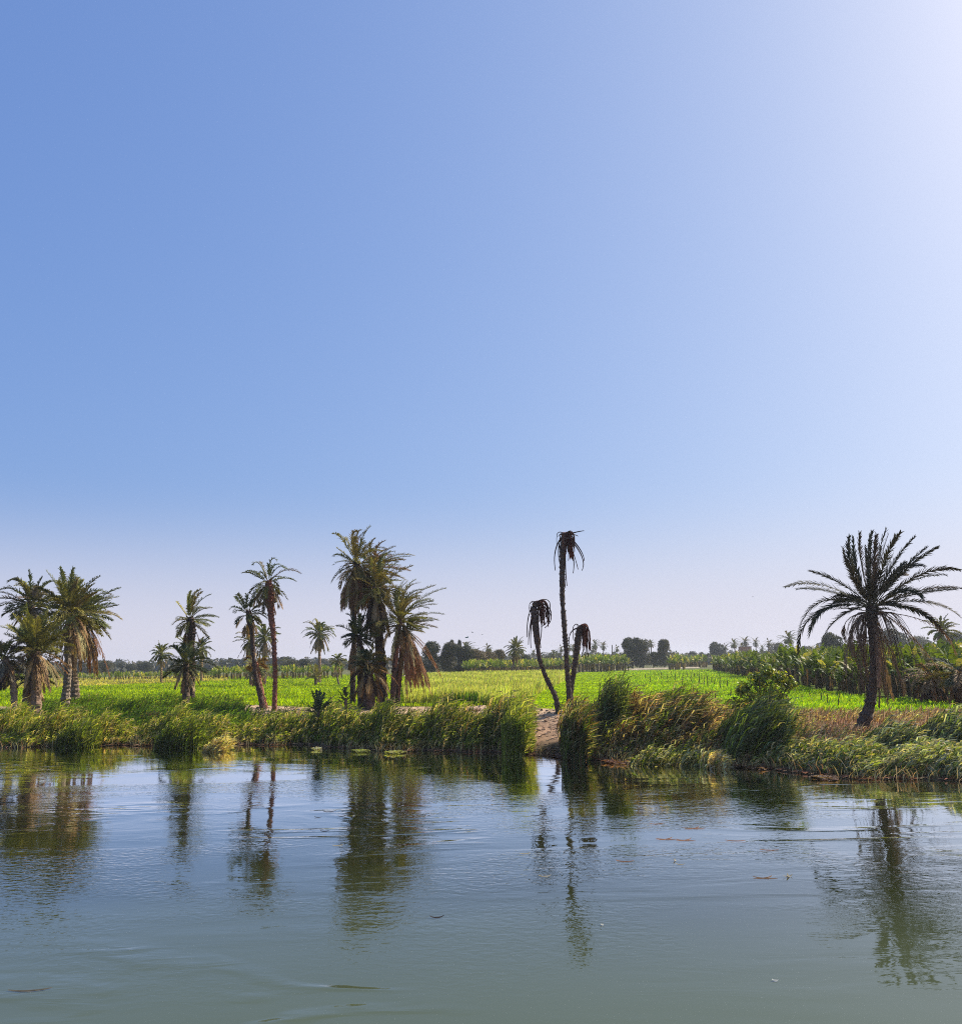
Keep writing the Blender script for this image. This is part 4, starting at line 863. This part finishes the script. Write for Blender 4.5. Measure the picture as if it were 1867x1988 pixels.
# upper bank grass on the left, between the reeds and the field
mb = MB(); n = 16000; xs = r.uniform(-36, -9, n); f = r.random(n); ys = S(xs) + 2.2 + f * (T(xs) - S(xs) - 1.0); pxx, pyy = proj(np.stack([xs, ys, ground_z(xs, ys)], -1))
mk = (pxx < 480) | (r.random(n) < .15); mk &= ~((pxx > 470) & (f > .55))
xs, ys, f, pxx = xs[mk], ys[mk], f[mk], pxx[mk]; n = len(xs)
lump = .5 + .5 * np.sin(xs * 1.1 + 2 * np.sin(ys * .9)); cc = mixcols([(.19, .32, .02), (.12, .2, .018), (.32, .38, .04), DK], [.4, .3, .15, .15], n, .25, r)
reeds(mb, xs, ys, (.45 + .55 * lump) * r.uniform(.6, 1.2, n), .2, cc, r, leafn=5, lw=.04, ll=.5)
o = mb.build("bank_grass", M_REED); tag(o, "fresh green grass on the upper left bank", "grass", None, "stuff")
# middle upper bank, sparse, and the sparse bright fringe at the clover
mb = MB(); n = 5200; xs = r.uniform(-16, 16, n); f = r.random(n); ys = S(xs) + 2.6 + f * (T(xs) - S(xs) - 2.2); pxx, _ = proj(np.stack([xs, ys, ground_z(xs, ys)], -1))
mk = (pxx > 480) & (pxx < 1560) & ~((pxx > 1030) & (pxx < 1080)) & ((f < .4) | (pxx > 940)); xs, ys, pxx = xs[mk], ys[mk], pxx[mk]; n = len(xs)
cc = np.where((pxx > 1050)[:, None], mixcols([(.2, .24, .03), STRAW, RUST, (.12, .18, .02)], [.35, .25, .15, .25], n, .3, r), mixcols([G2, G3, STRAW], [.5, .3, .2], n, .3, r))
reeds(mb, xs, ys, r.uniform(.4, 1.1, n), .3, cc, r, leafn=5, lw=.036, ll=.45)
o = mb.build("wild_grass", M_REED); tag(o, "mixed green and straw grass on the middle upper bank", "grass", None, "stuff")
# right slope: dry brown matted grass, then grey green long grass leaning right
mb = MB(); n = 26000; xs = r.uniform(8, 34, n); f = r.random(n); ys = S(xs) + f * (T(xs) - S(xs)); pxx, pyy = proj(np.stack([xs, ys, ground_z(xs, ys)], -1))
mk = (pxx > 1400) & (f > .3); blades(mb, xs[mk], ys[mk], r.uniform(.1, .55, mk.sum()), .05, .6, mixcols([(.42, .25, .14), (.62, .47, .27), (.22, .12, .07), (.25, .25, .08)], [.3, .35, .2, .15], int(mk.sum()), .3, r), r, 3)
o = mb.build("dry_grass", M_DRY); tag(o, "matted reddish brown dry grass on the right slope", "grass", None, "stuff")
mb = MB(); n = 9000; xs = r.uniform(8, 30, n); f = r.random(n) ** 1.3; ys = S(xs) + .1 + f * 4.2; pxx, pyy = proj(np.stack([xs, ys, ground_z(xs, ys)], -1))
cl_ = .5 + .5 * np.sin(xs * .9 + 1.2 * np.sin(ys * .8)); mk = (pxx > 1520) & (r.random(n) < .25 + .75 * cl_); xs, ys, cl_ = xs[mk], ys[mk], cl_[mk]; n = len(xs)
reeds(mb, xs, ys, (.22 + .5 * cl_) * r.uniform(.5, 1.25, n), .75, mixcols([BLUEG, GREYG, (.58, .54, .34), G2], [.2, .3, .3, .2], n, .25, r), r, leafn=6, lw=.055, ll=.6)
o = mb.build("long_grass", M_REED); tag(o, "long grey green windblown grass on the lower right bank", "grass", None, "stuff")
mb = MB(); n = 3400; xs = r.uniform(12, 34, n); f = .32 + .62 * r.random(n); ys = S(xs) + f * (T(xs) - S(xs)); pxx, pyy = proj(np.stack([xs, ys, ground_z(xs, ys)], -1))
mk = (pxx > 1520) & (np.sin(xs * 1.3 + np.sin(ys)) + np.sin(ys * .9 + xs * .4) > -.3); xs, ys = xs[mk], ys[mk]; n = len(xs)
reeds(mb, xs, ys, r.uniform(.15, .55, n), .6, mixcols([(.30, .30, .08), STRAW, (.7, .58, .36), G2, RUST], [.25, .25, .2, .15, .15], n, .3, r), r, leafn=4, lw=.045, ll=.4)
o = mb.build("rough_grass", M_REED); tag(o, "rough straw and green tufts over the brown earth on the right slope", "grass", None, "stuff")
# straw fringe lying at the waterline
mb = MB(); n = 9000; xs = r.uniform(-36, 26, n); ys = S(xs) + r.normal(.15, .35, n); pxx, _ = proj(np.stack([xs, ys, 0 * xs], -1))
dn = .45 + .55 * np.sin(xs * .7 + 2) * np.sin(xs * .23) + (pxx > 1150) * .25; mk = r.random(n) < dn; xs, ys = xs[mk], ys[mk]; n = len(xs)
blades(mb, xs, ys, r.uniform(.15, .6, n), .035, .5, mixcols([STRAW, (.30, .27, .10), (.18, .16, .05), RUST], [.4, .3, .15, .15], n, .3, r), r, 4, z=np.maximum(ground_z(xs, ys), 0.02), spread=1.0)
o = mb.build("straw_fringe", M_DRY); tag(o, "dry straw and bent stalks fringing the waterline", "dry grass", None, "stuff")
# red brown litter
mb = MB(); n = 5200; xs = r.uniform(-34, 26, n); ys = S(xs) + r.normal(-.05, .22, n); pxx, _ = proj(np.stack([xs, ys, 0 * xs], -1))
wgt = np.interp(pxx, [0, 200, 250, 420, 500, 560, 720, 1040, 1080, 1250, 1480, 1867], [.1, .2, .8, .8, .3, .15, .3, .6, .9, .9, .8, .35]); mk = r.random(n) < wgt; xs, ys = xs[mk], ys[mk]; n = len(xs)
a = r.random(n) * 6.28; d = np.stack([np.cos(a), np.sin(a), 0 * a], -1); L_ = r.uniform(.08, .35, (n, 1)); p = np.stack([xs, ys, np.maximum(ground_z(xs, ys), 0) + r.uniform(.01, .07, n)], -1)
ribbons(mb, np.stack([p - d * L_, p + [0, 0, .03], p + d * L_], 1), np.array([[.02, .05, .02]]), unit(np.stack([-np.sin(a), np.cos(a), .4 + 0 * a], -1))[:, None, :], mixcols([(.30, .13, .07), (.36, .24, .13), (.12, .07, .04)], [.5, .25, .25], n, .3, r))
o = mb.build("plant_litter", M_DRY); tag(o, "reddish dead plant litter washed against the bank", "plant litter", None, "stuff")

# separate clumps that stand out
def clump(label, x0, x1, yb, ht, lean, cols, probs, n, D=None, plume=0, depth=1.6, ll=.6, seed=1, yz=0.35, name="reed_clump"):
    r = np.random.default_rng(seed); a = PG(float(x0), float(yb), yz); b = PG(float(x1), float(yb), yz); c = (a + b) / 2
    u = r.random(n); xs = a[0] + (b[0] - a[0]) * u; ys = a[1] + (b[1] - a[1]) * u + r.uniform(-.3, depth, n)
    h = ht * (.6 + .42 * np.sin(np.pi * np.clip(u * .9 + .08, 0, 1)) + .12 * np.sin(u * 23 + seed)) * r.beta(3.2, 1.6, n) * 1.1
    mb = MB(); reeds(mb, xs, ys, h, lean, mixcols(cols, probs, n, .28, r), r, leafn=7, lw=.055, ll=ll, strawy=.08)
    if plume: k_ = r.permutation(n)[:plume]; plumes(mb, xs[k_], ys[k_], ground_z(xs[k_], ys[k_]), h[k_], lean, r)
    base = np.array([c[0], c[1] + .5, float(ground_z(c[0], c[1]))])
    o = mb.build(name, M_REED, None, base); tag(o, label, "reeds", "reed clumps on the bank"); return o
clump("tall dark reed clump at the foot of the dead palms", 1094, 1142, 1462, 2.5, .08, [DK, (.10, .07, .03), G1, RUST], [.35, .3, .2, .15], 620, seed=71, plume=8)
clump("narrow upright dark green reed clump with feathery tip, right of the dead palms", 1160, 1200, 1452, 3.1, .16, [DK, G1, BLUEG], [.5, .3, .2], 480, seed=72)
clump("rusty brown reed clump leaning right beside the upright dark clump", 1196, 1245, 1448, 2.3, .25, [RUST, (.12, .08, .035), STRAW], [.4, .4, .2], 420, seed=73, plume=24)
clump("fresh green reed clump between the two brown ones", 1255, 1300, 1432, 1.7, .3, [G1, G2, (.09, .15, .03)], [.3, .3, .4], 300, seed=74)
clump("large reed mass swept to the right with pale tan plumes", 1225, 1372, 1455, 2.5, .52, [DK, (.16, .11, .05), G1, STRAW, (.5, .33, .18)], [.25, .27, .16, .17, .15], 950, seed=75, plume=130, depth=3)
clump("dark blue green reed clump leaning right below the leafy bush", 1405, 1520, 1470, 2.3, .5, [DK, BLUEG, G1, G2], [.3, .3, .2, .2], 620, seed=76, depth=2.2)
clump("dark green reed clump leaning right beside the big right palm", 1690, 1760, 1475, 1.35, .8, [DK, BLUEG, GREYG], [.4, .35, .25], 300, seed=77, depth=2.0)
clump("grey green reed tuft at the right edge of the bank", 1815, 1900, 1470, 1.5, .6, [BLUEG, GREYG, G1], [.4, .35, .25], 420, seed=78, depth=2.0)
clump("dark bushy reed clump on the left bank below the lone palm", 300, 392, 1440, 1.7, .12, [DK, G1, G2], [.25, .4, .35], 420, seed=79, depth=2.0)
clump("dark reed clump on the left bank between the palm groups", 105, 175, 1440, 1.5, .1, [DK, G1, G2], [.3, .4, .3], 320, seed=80, depth=1.6)
clump("yellow green reed clump ending the tall reeds, left of the bare earth gap", 975, 1018, 1452, 2.4, .12, [G2, G3, G1], [.4, .3, .3], 560, seed=81, depth=1.8)
clump("fan of pale dry straw at the waterline, right of the dark bushy reed clump", 392, 432, 1447, .95, .5, [STRAW, (.7, .58, .32), G3], [.5, .35, .15], 240, seed=83, depth=1.4, name="straw_clump")
clump("pale broad bladed reeds sprawling low before the large swept reed mass", 1215, 1355, 1471, .95, .5, [(.36, .36, .18), (.6, .55, .33), G1, DK], [.3, .25, .25, .2], 190, seed=84, depth=1.3, ll=.5)
clump("bleached straw coloured reeds standing at the right foot of the large swept mass", 1362, 1412, 1476, .85, .15, [STRAW, (.7, .62, .42), G2], [.4, .35, .25], 190, seed=85, depth=1.0)
# brown dry bush, left
clump("dry reddish brown bush at the field edge left of the lone palm", 262, 318, 1395, 1.0, .1, [RUST, (.12, .07, .05), DK], [.4, .4, .2], 260, seed=82, depth=1.2, ll=.3, yz=1.2, name="dry_bush")
# leafy bush by the plantation
r = np.random.default_rng(90)
bb = PG(1483.0, 1392.0, 1.2); bush = root("leafy_bush", (bb[0], bb[1], 1.1), "leafy yellow green bush between the right field and the banana rows", "bush")
mb = MB()
for (dx, dz, q) in ((-1.1, .9, .8), (0, 1.4, 1.0), (1.0, 1.7, 1.0), (1.5, .9, .7), (.2, 2.5, .6), (1.5, 2.6, .5), (-.8, 1.9, .5), (2.1, 2.2, .45), (.8, 3.1, .35)):
    n = 420; d = unit(r.normal(0, 1, (n, 3))); p = np.array([bb[0] - .35 + dx * .9, bb[1], 1.1 + dz * .85]) + d * q * .8 * np.array([1, 1, .8]) * r.uniform(.3, 1.3, (n, 1)) + r.normal(0, .06, (n, 3)); nn = unit(d + r.normal(0, .7, (n, 3)))
    aa = unit(np.cross(nn, r.normal(0, 1, (n, 3)))); b2 = np.cross(nn, aa); sz = r.uniform(.06, .15, (n, 1))
    mb.add(np.stack([p - aa * sz, p - b2 * sz * .5, p + aa * sz, p + b2 * sz * .5], 1).reshape(-1, 3), np.arange(4 * n).reshape(-1, 4), np.repeat(mixcols([(.50, .48, .04), (.17, .24, .02), (.08, .12, .02)], [.4, .35, .25], n, .3, r), 4, 0))
mb.build("foliage", M_TREE, bush, (bb[0], bb[1], 1.1))
mb = MB()
for q in range(9):
    a = r.random() * 6.28; e = np.array([bb[0] + .4 + 1.4 * math.cos(a), bb[1] + .8 * math.sin(a), 1.1 + r.uniform(1.2, 2.6)])
    s0 = np.array([bb[0], bb[1], 1.0]); tubes(mb, np.array([[s0, (s0 + e) / 2 + r.normal(0, .12, 3), e]]), np.array([[.05, .035, .015]]), DBARK, 5)
mb.build("stem", M_BARK, bush, (bb[0], bb[1], 1.1))

# ------------------------------------------------------------------ stakes, log, poles
def stake(x, yt, yb, label, grp="thin stakes standing in the right field", lean=.0, rad=.035, name="stake", D=None):
    b = PG(float(x), float(yb)) if D is None else PD(float(x), 1290.0, D); b[2] = float(ground_z(b[0], b[1])); tp = PD(float(x) + lean, float(yt), b[1])
    r = np.random.default_rng(int(x)); K = 6; s = np.linspace(0, 1, K)[:, None]; P = b + (tp - b) * s + r.normal(0, .018, (K, 3)) * np.array([1, 1, 0]); P[0, 2] -= .15
    mb = MB(); tubes(mb, P[None], np.linspace(1.15, .7, K)[None] * rad, (.09, .065, .04), 6)
    k1 = P[3]; tubes(mb, np.array([[k1, k1 + [.05, .02, .07], k1 + [.07, .02, .14]]]), np.array([[.02, .014, .008]]) * rad / .035, (.1, .07, .04), 4)
    o = mb.build(name, M_WOOD, None, b, True); tag(o, label, "stake", grp); return o
for x, yt, yb, lb in ((1573, 1343, 1361, "crooked stake at the left end of the small green patch"), (1594, 1345, 1370, "short dark stake, second from the left in the small green patch"),
                      (1607, 1347, 1377, "leaning stake near the middle of the small green patch"), (1628, 1347, 1382, "tallest stake in front of the bananas in the small green patch"),
                      (1652, 1340, 1362, "stake against the banana stems left of the big right palm"), (1707, 1361, 1384, "stake just right of the big right palm's trunk")):
    stake(x, yt, yb, lb, lean=-2 if x in (1573, 1607) else 0)
for x, yt, yb in ((1283, 1306, 1322), (1296, 1308, 1330), (1302, 1303, 1316), (1311, 1305, 1326), (1319, 1304, 1319), (1325, 1306, 1336), (1333, 1304, 1320), (1341, 1306, 1328), (1347, 1307, 1318), (1354, 1304, 1317),
                  (1357, 1308, 1331), (1362, 1310, 1322), (1366, 1311, 1334), (1373, 1311, 1338), (1381, 1314, 1330), (1387, 1315, 1336), (1397, 1315, 1342), (1404, 1322, 1334), (1411, 1320, 1338), (1346, 1330, 1352),
                  (1262, 1312, 1328), (1252, 1308, 1320), (1370, 1342, 1360), (1388, 1345, 1366), (1418, 1340, 1362)):
    stake(x, yt, yb, "thin dark stalk standing upright in the right field before the banana rows", "thin dark stalks in the right field", rad=.05)
stake(1187, 1252, 1280, "leaning bare pole among the horizon palms left of the large isolated tree", None, lean=1, rad=.22, name="leaning_pole", D=400)
stake(358, 1293, 1312, "pale post standing above the banana row left of the lone palm", None, rad=.12, name="pale_post", D=230)
# fallen palm log on the bank crest
a = PG(884.0, 1381.0, 1.35); b = PG(930.0, 1373.0, 1.5); mb = MB(); r = np.random.default_rng(95)
a[2] = float(ground_z(a[0], a[1])) + .15; b[2] = float(ground_z(b[0], b[1])) + .12
trunk_mesh(mb, np.array([a, (a + b) / 2 + [0, 0, .05], b]), [.2, .17, .13], (.30, .2, .13), r, True, .08)
o = mb.build("log", M_BARK, None, a); tag(o, "fallen palm log lying on the bare bank crest above the reeds", "log")

# crumbs of earth on the bare places
mb = MB(); r = np.random.default_rng(640); n = 9000; xs = r.uniform(-18, 32, n); f = r.random(n); ys = S(xs) + f * (T(xs) - S(xs) + .8); pxx, pyy = proj(np.stack([xs, ys, ground_z(xs, ys)], -1))
mk = ((pxx > 1036) & (pxx < 1084)) | ((pxx > 480) & (pxx < 1040) & (f > .75) & (r.random(n) < .45)) | ((pxx > 1520) & (f > .4) & (r.random(n) < .6)); xs, ys = xs[mk], ys[mk]; n = len(xs)
zz = ground_z(xs, ys); cc = mixcols([(.34, .24, .15), (.24, .15, .095), (.45, .34, .23)], [.5, .3, .2], n, .3, r); cube = np.array([[-1, -1, -1], [1, -1, -1], [1, 1, -1], [-1, 1, -1], [-1, -1, 1], [1, -1, 1], [1, 1, 1], [-1, 1, 1]]) * .5
qs = np.array([[0, 3, 2, 1], [4, 5, 6, 7], [0, 1, 5, 4], [1, 2, 6, 5], [2, 3, 7, 6], [3, 0, 4, 7]])
Vc = np.stack([xs, ys, zz], -1)[:, None, :] + (cube[None] * np.array([1, 1, .6]) + r.normal(0, .14, (n, 8, 3))) * (.05 + .13 * r.random((n, 1, 1)) ** 3)
mb.add(Vc.reshape(-1, 3), (qs[None] + np.arange(n)[:, None, None] * 8).reshape(-1, 4), np.repeat(cc, 8, 0))
o = mb.build("loose_soil", M_SOIL); tag(o, "crumbly clods of dry earth on the bare parts of the bank", "soil", None, "stuff")

# ------------------------------------------------------------------ floating things
def mat_of_leaves(label, x0, x1, yb, col, seed, n=260, sp_=.35, name="floating_weed", cat="floating plants", lift=.08):
    r = np.random.default_rng(seed); a = PG(float(x0), float(yb), 0.0); b = PG(float(x1), float(yb), 0.0); c = (a + b) / 2
    u = r.random(n); p = a + (b - a) * u[:, None]; p[:, 1] += r.normal(0, sp_, n) * np.sin(np.pi * u); p[:, 2] = .012 + r.random(n) * lift
    an = r.random(n) * 6.28; d = np.stack([np.cos(an), np.sin(an), r.uniform(-.1, .5, n)], -1); L_ = r.uniform(.05, .15, (n, 1)); mb = MB()
    ribbons(mb, np.stack([p - d * L_ * [1, 1, 0], p + [0, 0, .02], p + d * L_], 1), np.array([[.02, .075, .02]]), unit(np.stack([-np.sin(an), np.cos(an), .3 + 0 * an], -1))[:, None, :], jitcol(col, n, .35, .15, r))
    o = mb.build(name, M_REED, None, c); tag(o, label, cat); return o
mat_of_leaves("small yellow green floating plant mat below the middle palm cluster", 684, 716, 1460, (.30, .32, .08), 1)
mat_of_leaves("second yellow green floating mat, right of the one below the palm cluster", 748, 786, 1463, (.32, .32, .10), 2)
mat_of_leaves("pale floating scrap of plants near the shore below the slim palms", 606, 622, 1456, (.45, .42, .25), 3, 90)
mat_of_leaves("reddish floating raft of dead stalks below the dead palms", 1072, 1128, 1470, (.20, .09, .05), 4, 420, .8)
mat_of_leaves("reddish raft of dead stalks at the foot of the brown reeds", 1170, 1232, 1481, (.20, .10, .06), 5, 420, .6)
mat_of_leaves("rusty litter raft below the dark blue green reeds", 1428, 1500, 1491, (.22, .12, .07), 6, 420, .5)
mat_of_leaves("thin rusty litter raft near the right bank", 1575, 1625, 1513, (.2, .12, .07), 7, 330, .3)
r = np.random.default_rng(97)
def floater(x, yy, L_, col, label, curl=.03, ang=.2, w=.05, name="floating_leaf", cat="floating leaf", two=False):
    c = PG(float(x), float(yy), 0.0); mb = MB(); K = 7; s = np.linspace(-1, 1, K)
    for q in range(2 if two else 1):
        an = ang + q * .9; d = np.array([math.cos(an), math.sin(an), 0]); nrm = np.array([-math.sin(an), math.cos(an), 0])
        P = c + d * s[:, None] * L_ / 2 + nrm * (s[:, None] ** 2) * L_ * .12 + np.array([0, 0, 1]) * (.012 + curl * np.abs(s[:, None]) ** 3); P[:, 2] += q * .006
        sd = unit(nrm + np.array([0, 0, .25])); W = w * np.sin(np.linspace(.35, 2.8, K))
        ribbons(mb, P[None], W[None], sd[None, None, :], np.array(col)); ribbons(mb, (P + [0, 0, .008])[None], (W * .25)[None], sd[None, None, :], np.array(col) * .6)
    o = mb.build(name, M_DRY, None, c); tag(o, label, cat, "leaves and stalks drifting on the river"); return o
PAL = (.55, .5, .35); RB = (.30, .16, .09); DKF = (.06, .05, .04)
for a in [
    (656, 1643, .34, PAL, "pale straw coloured leaf drifting left of the middle palm reflection", .03, .25),
    (1019, 1659, .34, PAL, "pale curled leaf drifting left of the dead palm reflection", .07, .2),
    (1058, 1703, .34, PAL, "pale curled leaf close to the tall dead palm reflection", .07, .15),
    (1212, 1674, .42, RB, "rust coloured leaf floating right of the tall dead palm reflection", .06, -.25),
    (1310, 1672, .2, PAL, "upper of two small pale scraps in the middle right water", .1, 1.2),
    (1320, 1680, .26, PAL, "lower of two small pale scraps in the middle right water", .07, -.3),
    (1293, 1631, .9, RB, "longest brown stalk drifting in the right middle of the river", .02, -.3),
    (1330, 1633, .5, RB, "short brown stalk right of the longest drifting stalk", .02, -.35),
    (1347, 1610, .6, RB, "thin brown stalk drifting above the longest one", .02, -.2),
    (1275, 1601, .4, RB, "small brown scrap furthest up among the drifting stalks", .03, .1),
    (1427, 1634, .5, RB, "brown drifting leaf left of the big right palm reflection, upper", .03, -.2),
    (1493, 1652, .7, RB, "long brown drifting stalk nearest the big right palm reflection", .02, -.2),
    (1484, 1707, .8, (.22, .14, .08), "forked dark stalk drifting lowest of the right stalks", .03, -.45),
    (1530, 1703, .3, PAL, "bright curled scrap beside the forked dark stalk", .1, .3),
    (1169, 1797, .07, (.6, .6, .5), "small white scrap on the fold of the current, lower centre", .06, .3),
    (848, 1783, .26, DKF, "dark leaf in the lower centre of the river", .08, .1),
    (1505, 1906, .09, (.5, .52, .48), "pale sliver floating in the lower right water", .04, -.2),
    (726, 1586, .3, DKF, "dark leaf left of the middle palm reflection, nearest to it", .05, .1),
    (682, 1607, .3, DKF, "dark leaf drifting lowest of the dark leaves left of the middle reflection", .05, -.1),
    (640, 1577, .4, DKF, "dark twig drifting topmost left of the middle reflection", .05, .3),
    (617, 1588, .25, DKF, "dark leaf between the slim palm and middle palm reflections, left one", .05, -.3),
    (664, 1586, .25, DKF, "dark leaf between the slim palm and middle palm reflections, right one", .05, .4),
    (630, 1615, .25, DKF, "dark leaf drifting near the right side of the slim palm reflection", .05, 0),
    (1243, 1573, .3, DKF, "dark small leaf under the reed reflections right of centre", .05, 0),
    (1040, 1585, .3, DKF, "dark scrap near the left dead palm reflection", .05, .2),
    (55, 1926, .6, (.14, .13, .10), "thin dark twig drifting in the lower left corner", .01, .12),
]: floater(a[0], a[1], a[2] * (.8 if a[3] is PAL else .62 if a[2] > .65 else 1.0), tuple(np.array(a[3]) * (.8 if a[3] is PAL else 1.1)), a[4], a[5] * .3, a[6], w=.05, two="forked" in a[4] or "longest" in a[4])

# ------------------------------------------------------------------ birds
def bird(x, yy, D, span, bank, label, col=(.06, .06, .065)):
    c = PD(float(x), float(yy), D); rt = root("bird", c, label, "bird", "birds flying over the fields"); mb = MB(); K = 8
    s = np.linspace(-.5, .5, K); P = np.stack([s * span * .55, 0 * s, .02 * np.cos(s * 3)], -1)
    tubes(mb, P[None], (span * .075 * np.sqrt(np.clip(1 - (s * 2) ** 2, .03, 1)))[None], col, 7)
    for sg in (-1, 1):
        k = np.linspace(0, 1, 6); W = span * .2 * (1 - .75 * k ** 1.5)
        Pw = np.stack([0.03 * span - .12 * span * k ** 2, sg * span * .5 * k * .35, span * .5 * (.85 * k - .35 * k ** 2) * bank[0 if sg < 0 else 1]], -1)
        Pw[:, 0] += sg * .28 * span * k
        ribbons(mb, Pw[None], W[None], np.array([[[.8, .35, .1]]]), np.array(col) * 1.3); ribbons(mb, (Pw + [0, 0, .012])[None], (W * .9)[None], np.array([[[.8, .35, .1]]]), np.array(col) * 1.1)
    o = mb.build("body", M_WOOD, rt, (0, 0, 0)); return rt
bird(906, 1238, 110, .75, (.3, .9), "larger teal and dark bird flying above the central grove", (.03, .12, .13))
bird(917, 1228, 112, .45, (.8, .5), "small bird just above and right of the teal bird")
bird(936, 1232, 112, .32, (.6, .4), "smallest bird, right of the two above the central grove")
bird(1461, 1158, 120, .3, (.6, .6), "tiny bird alone in the sky left of the big right palm")

# ------------------------------------------------------------------ haze
m, nt = mat("haze"); N = nt.nodes; L = nt.links
pv = N.new('ShaderNodeVolumePrincipled'); pv.inputs['Color'].default_value = (.86, .91, 1.0, 1); pv.inputs['Density'].default_value = 0.00022; pv.inputs['Anisotropy'].default_value = .45
out = N.new('ShaderNodeOutputMaterial'); L.new(pv.outputs[0], out.inputs['Volume'])
HZ = True
if HZ:
    mb = MB(); box(mb, (-1180, -320, -4.5), (1180, 1330, 19), (1, 1, 1)); o = mb.build("haze", m); tag(o, "thin bluish haze over the whole valley", "haze", None, "stuff")
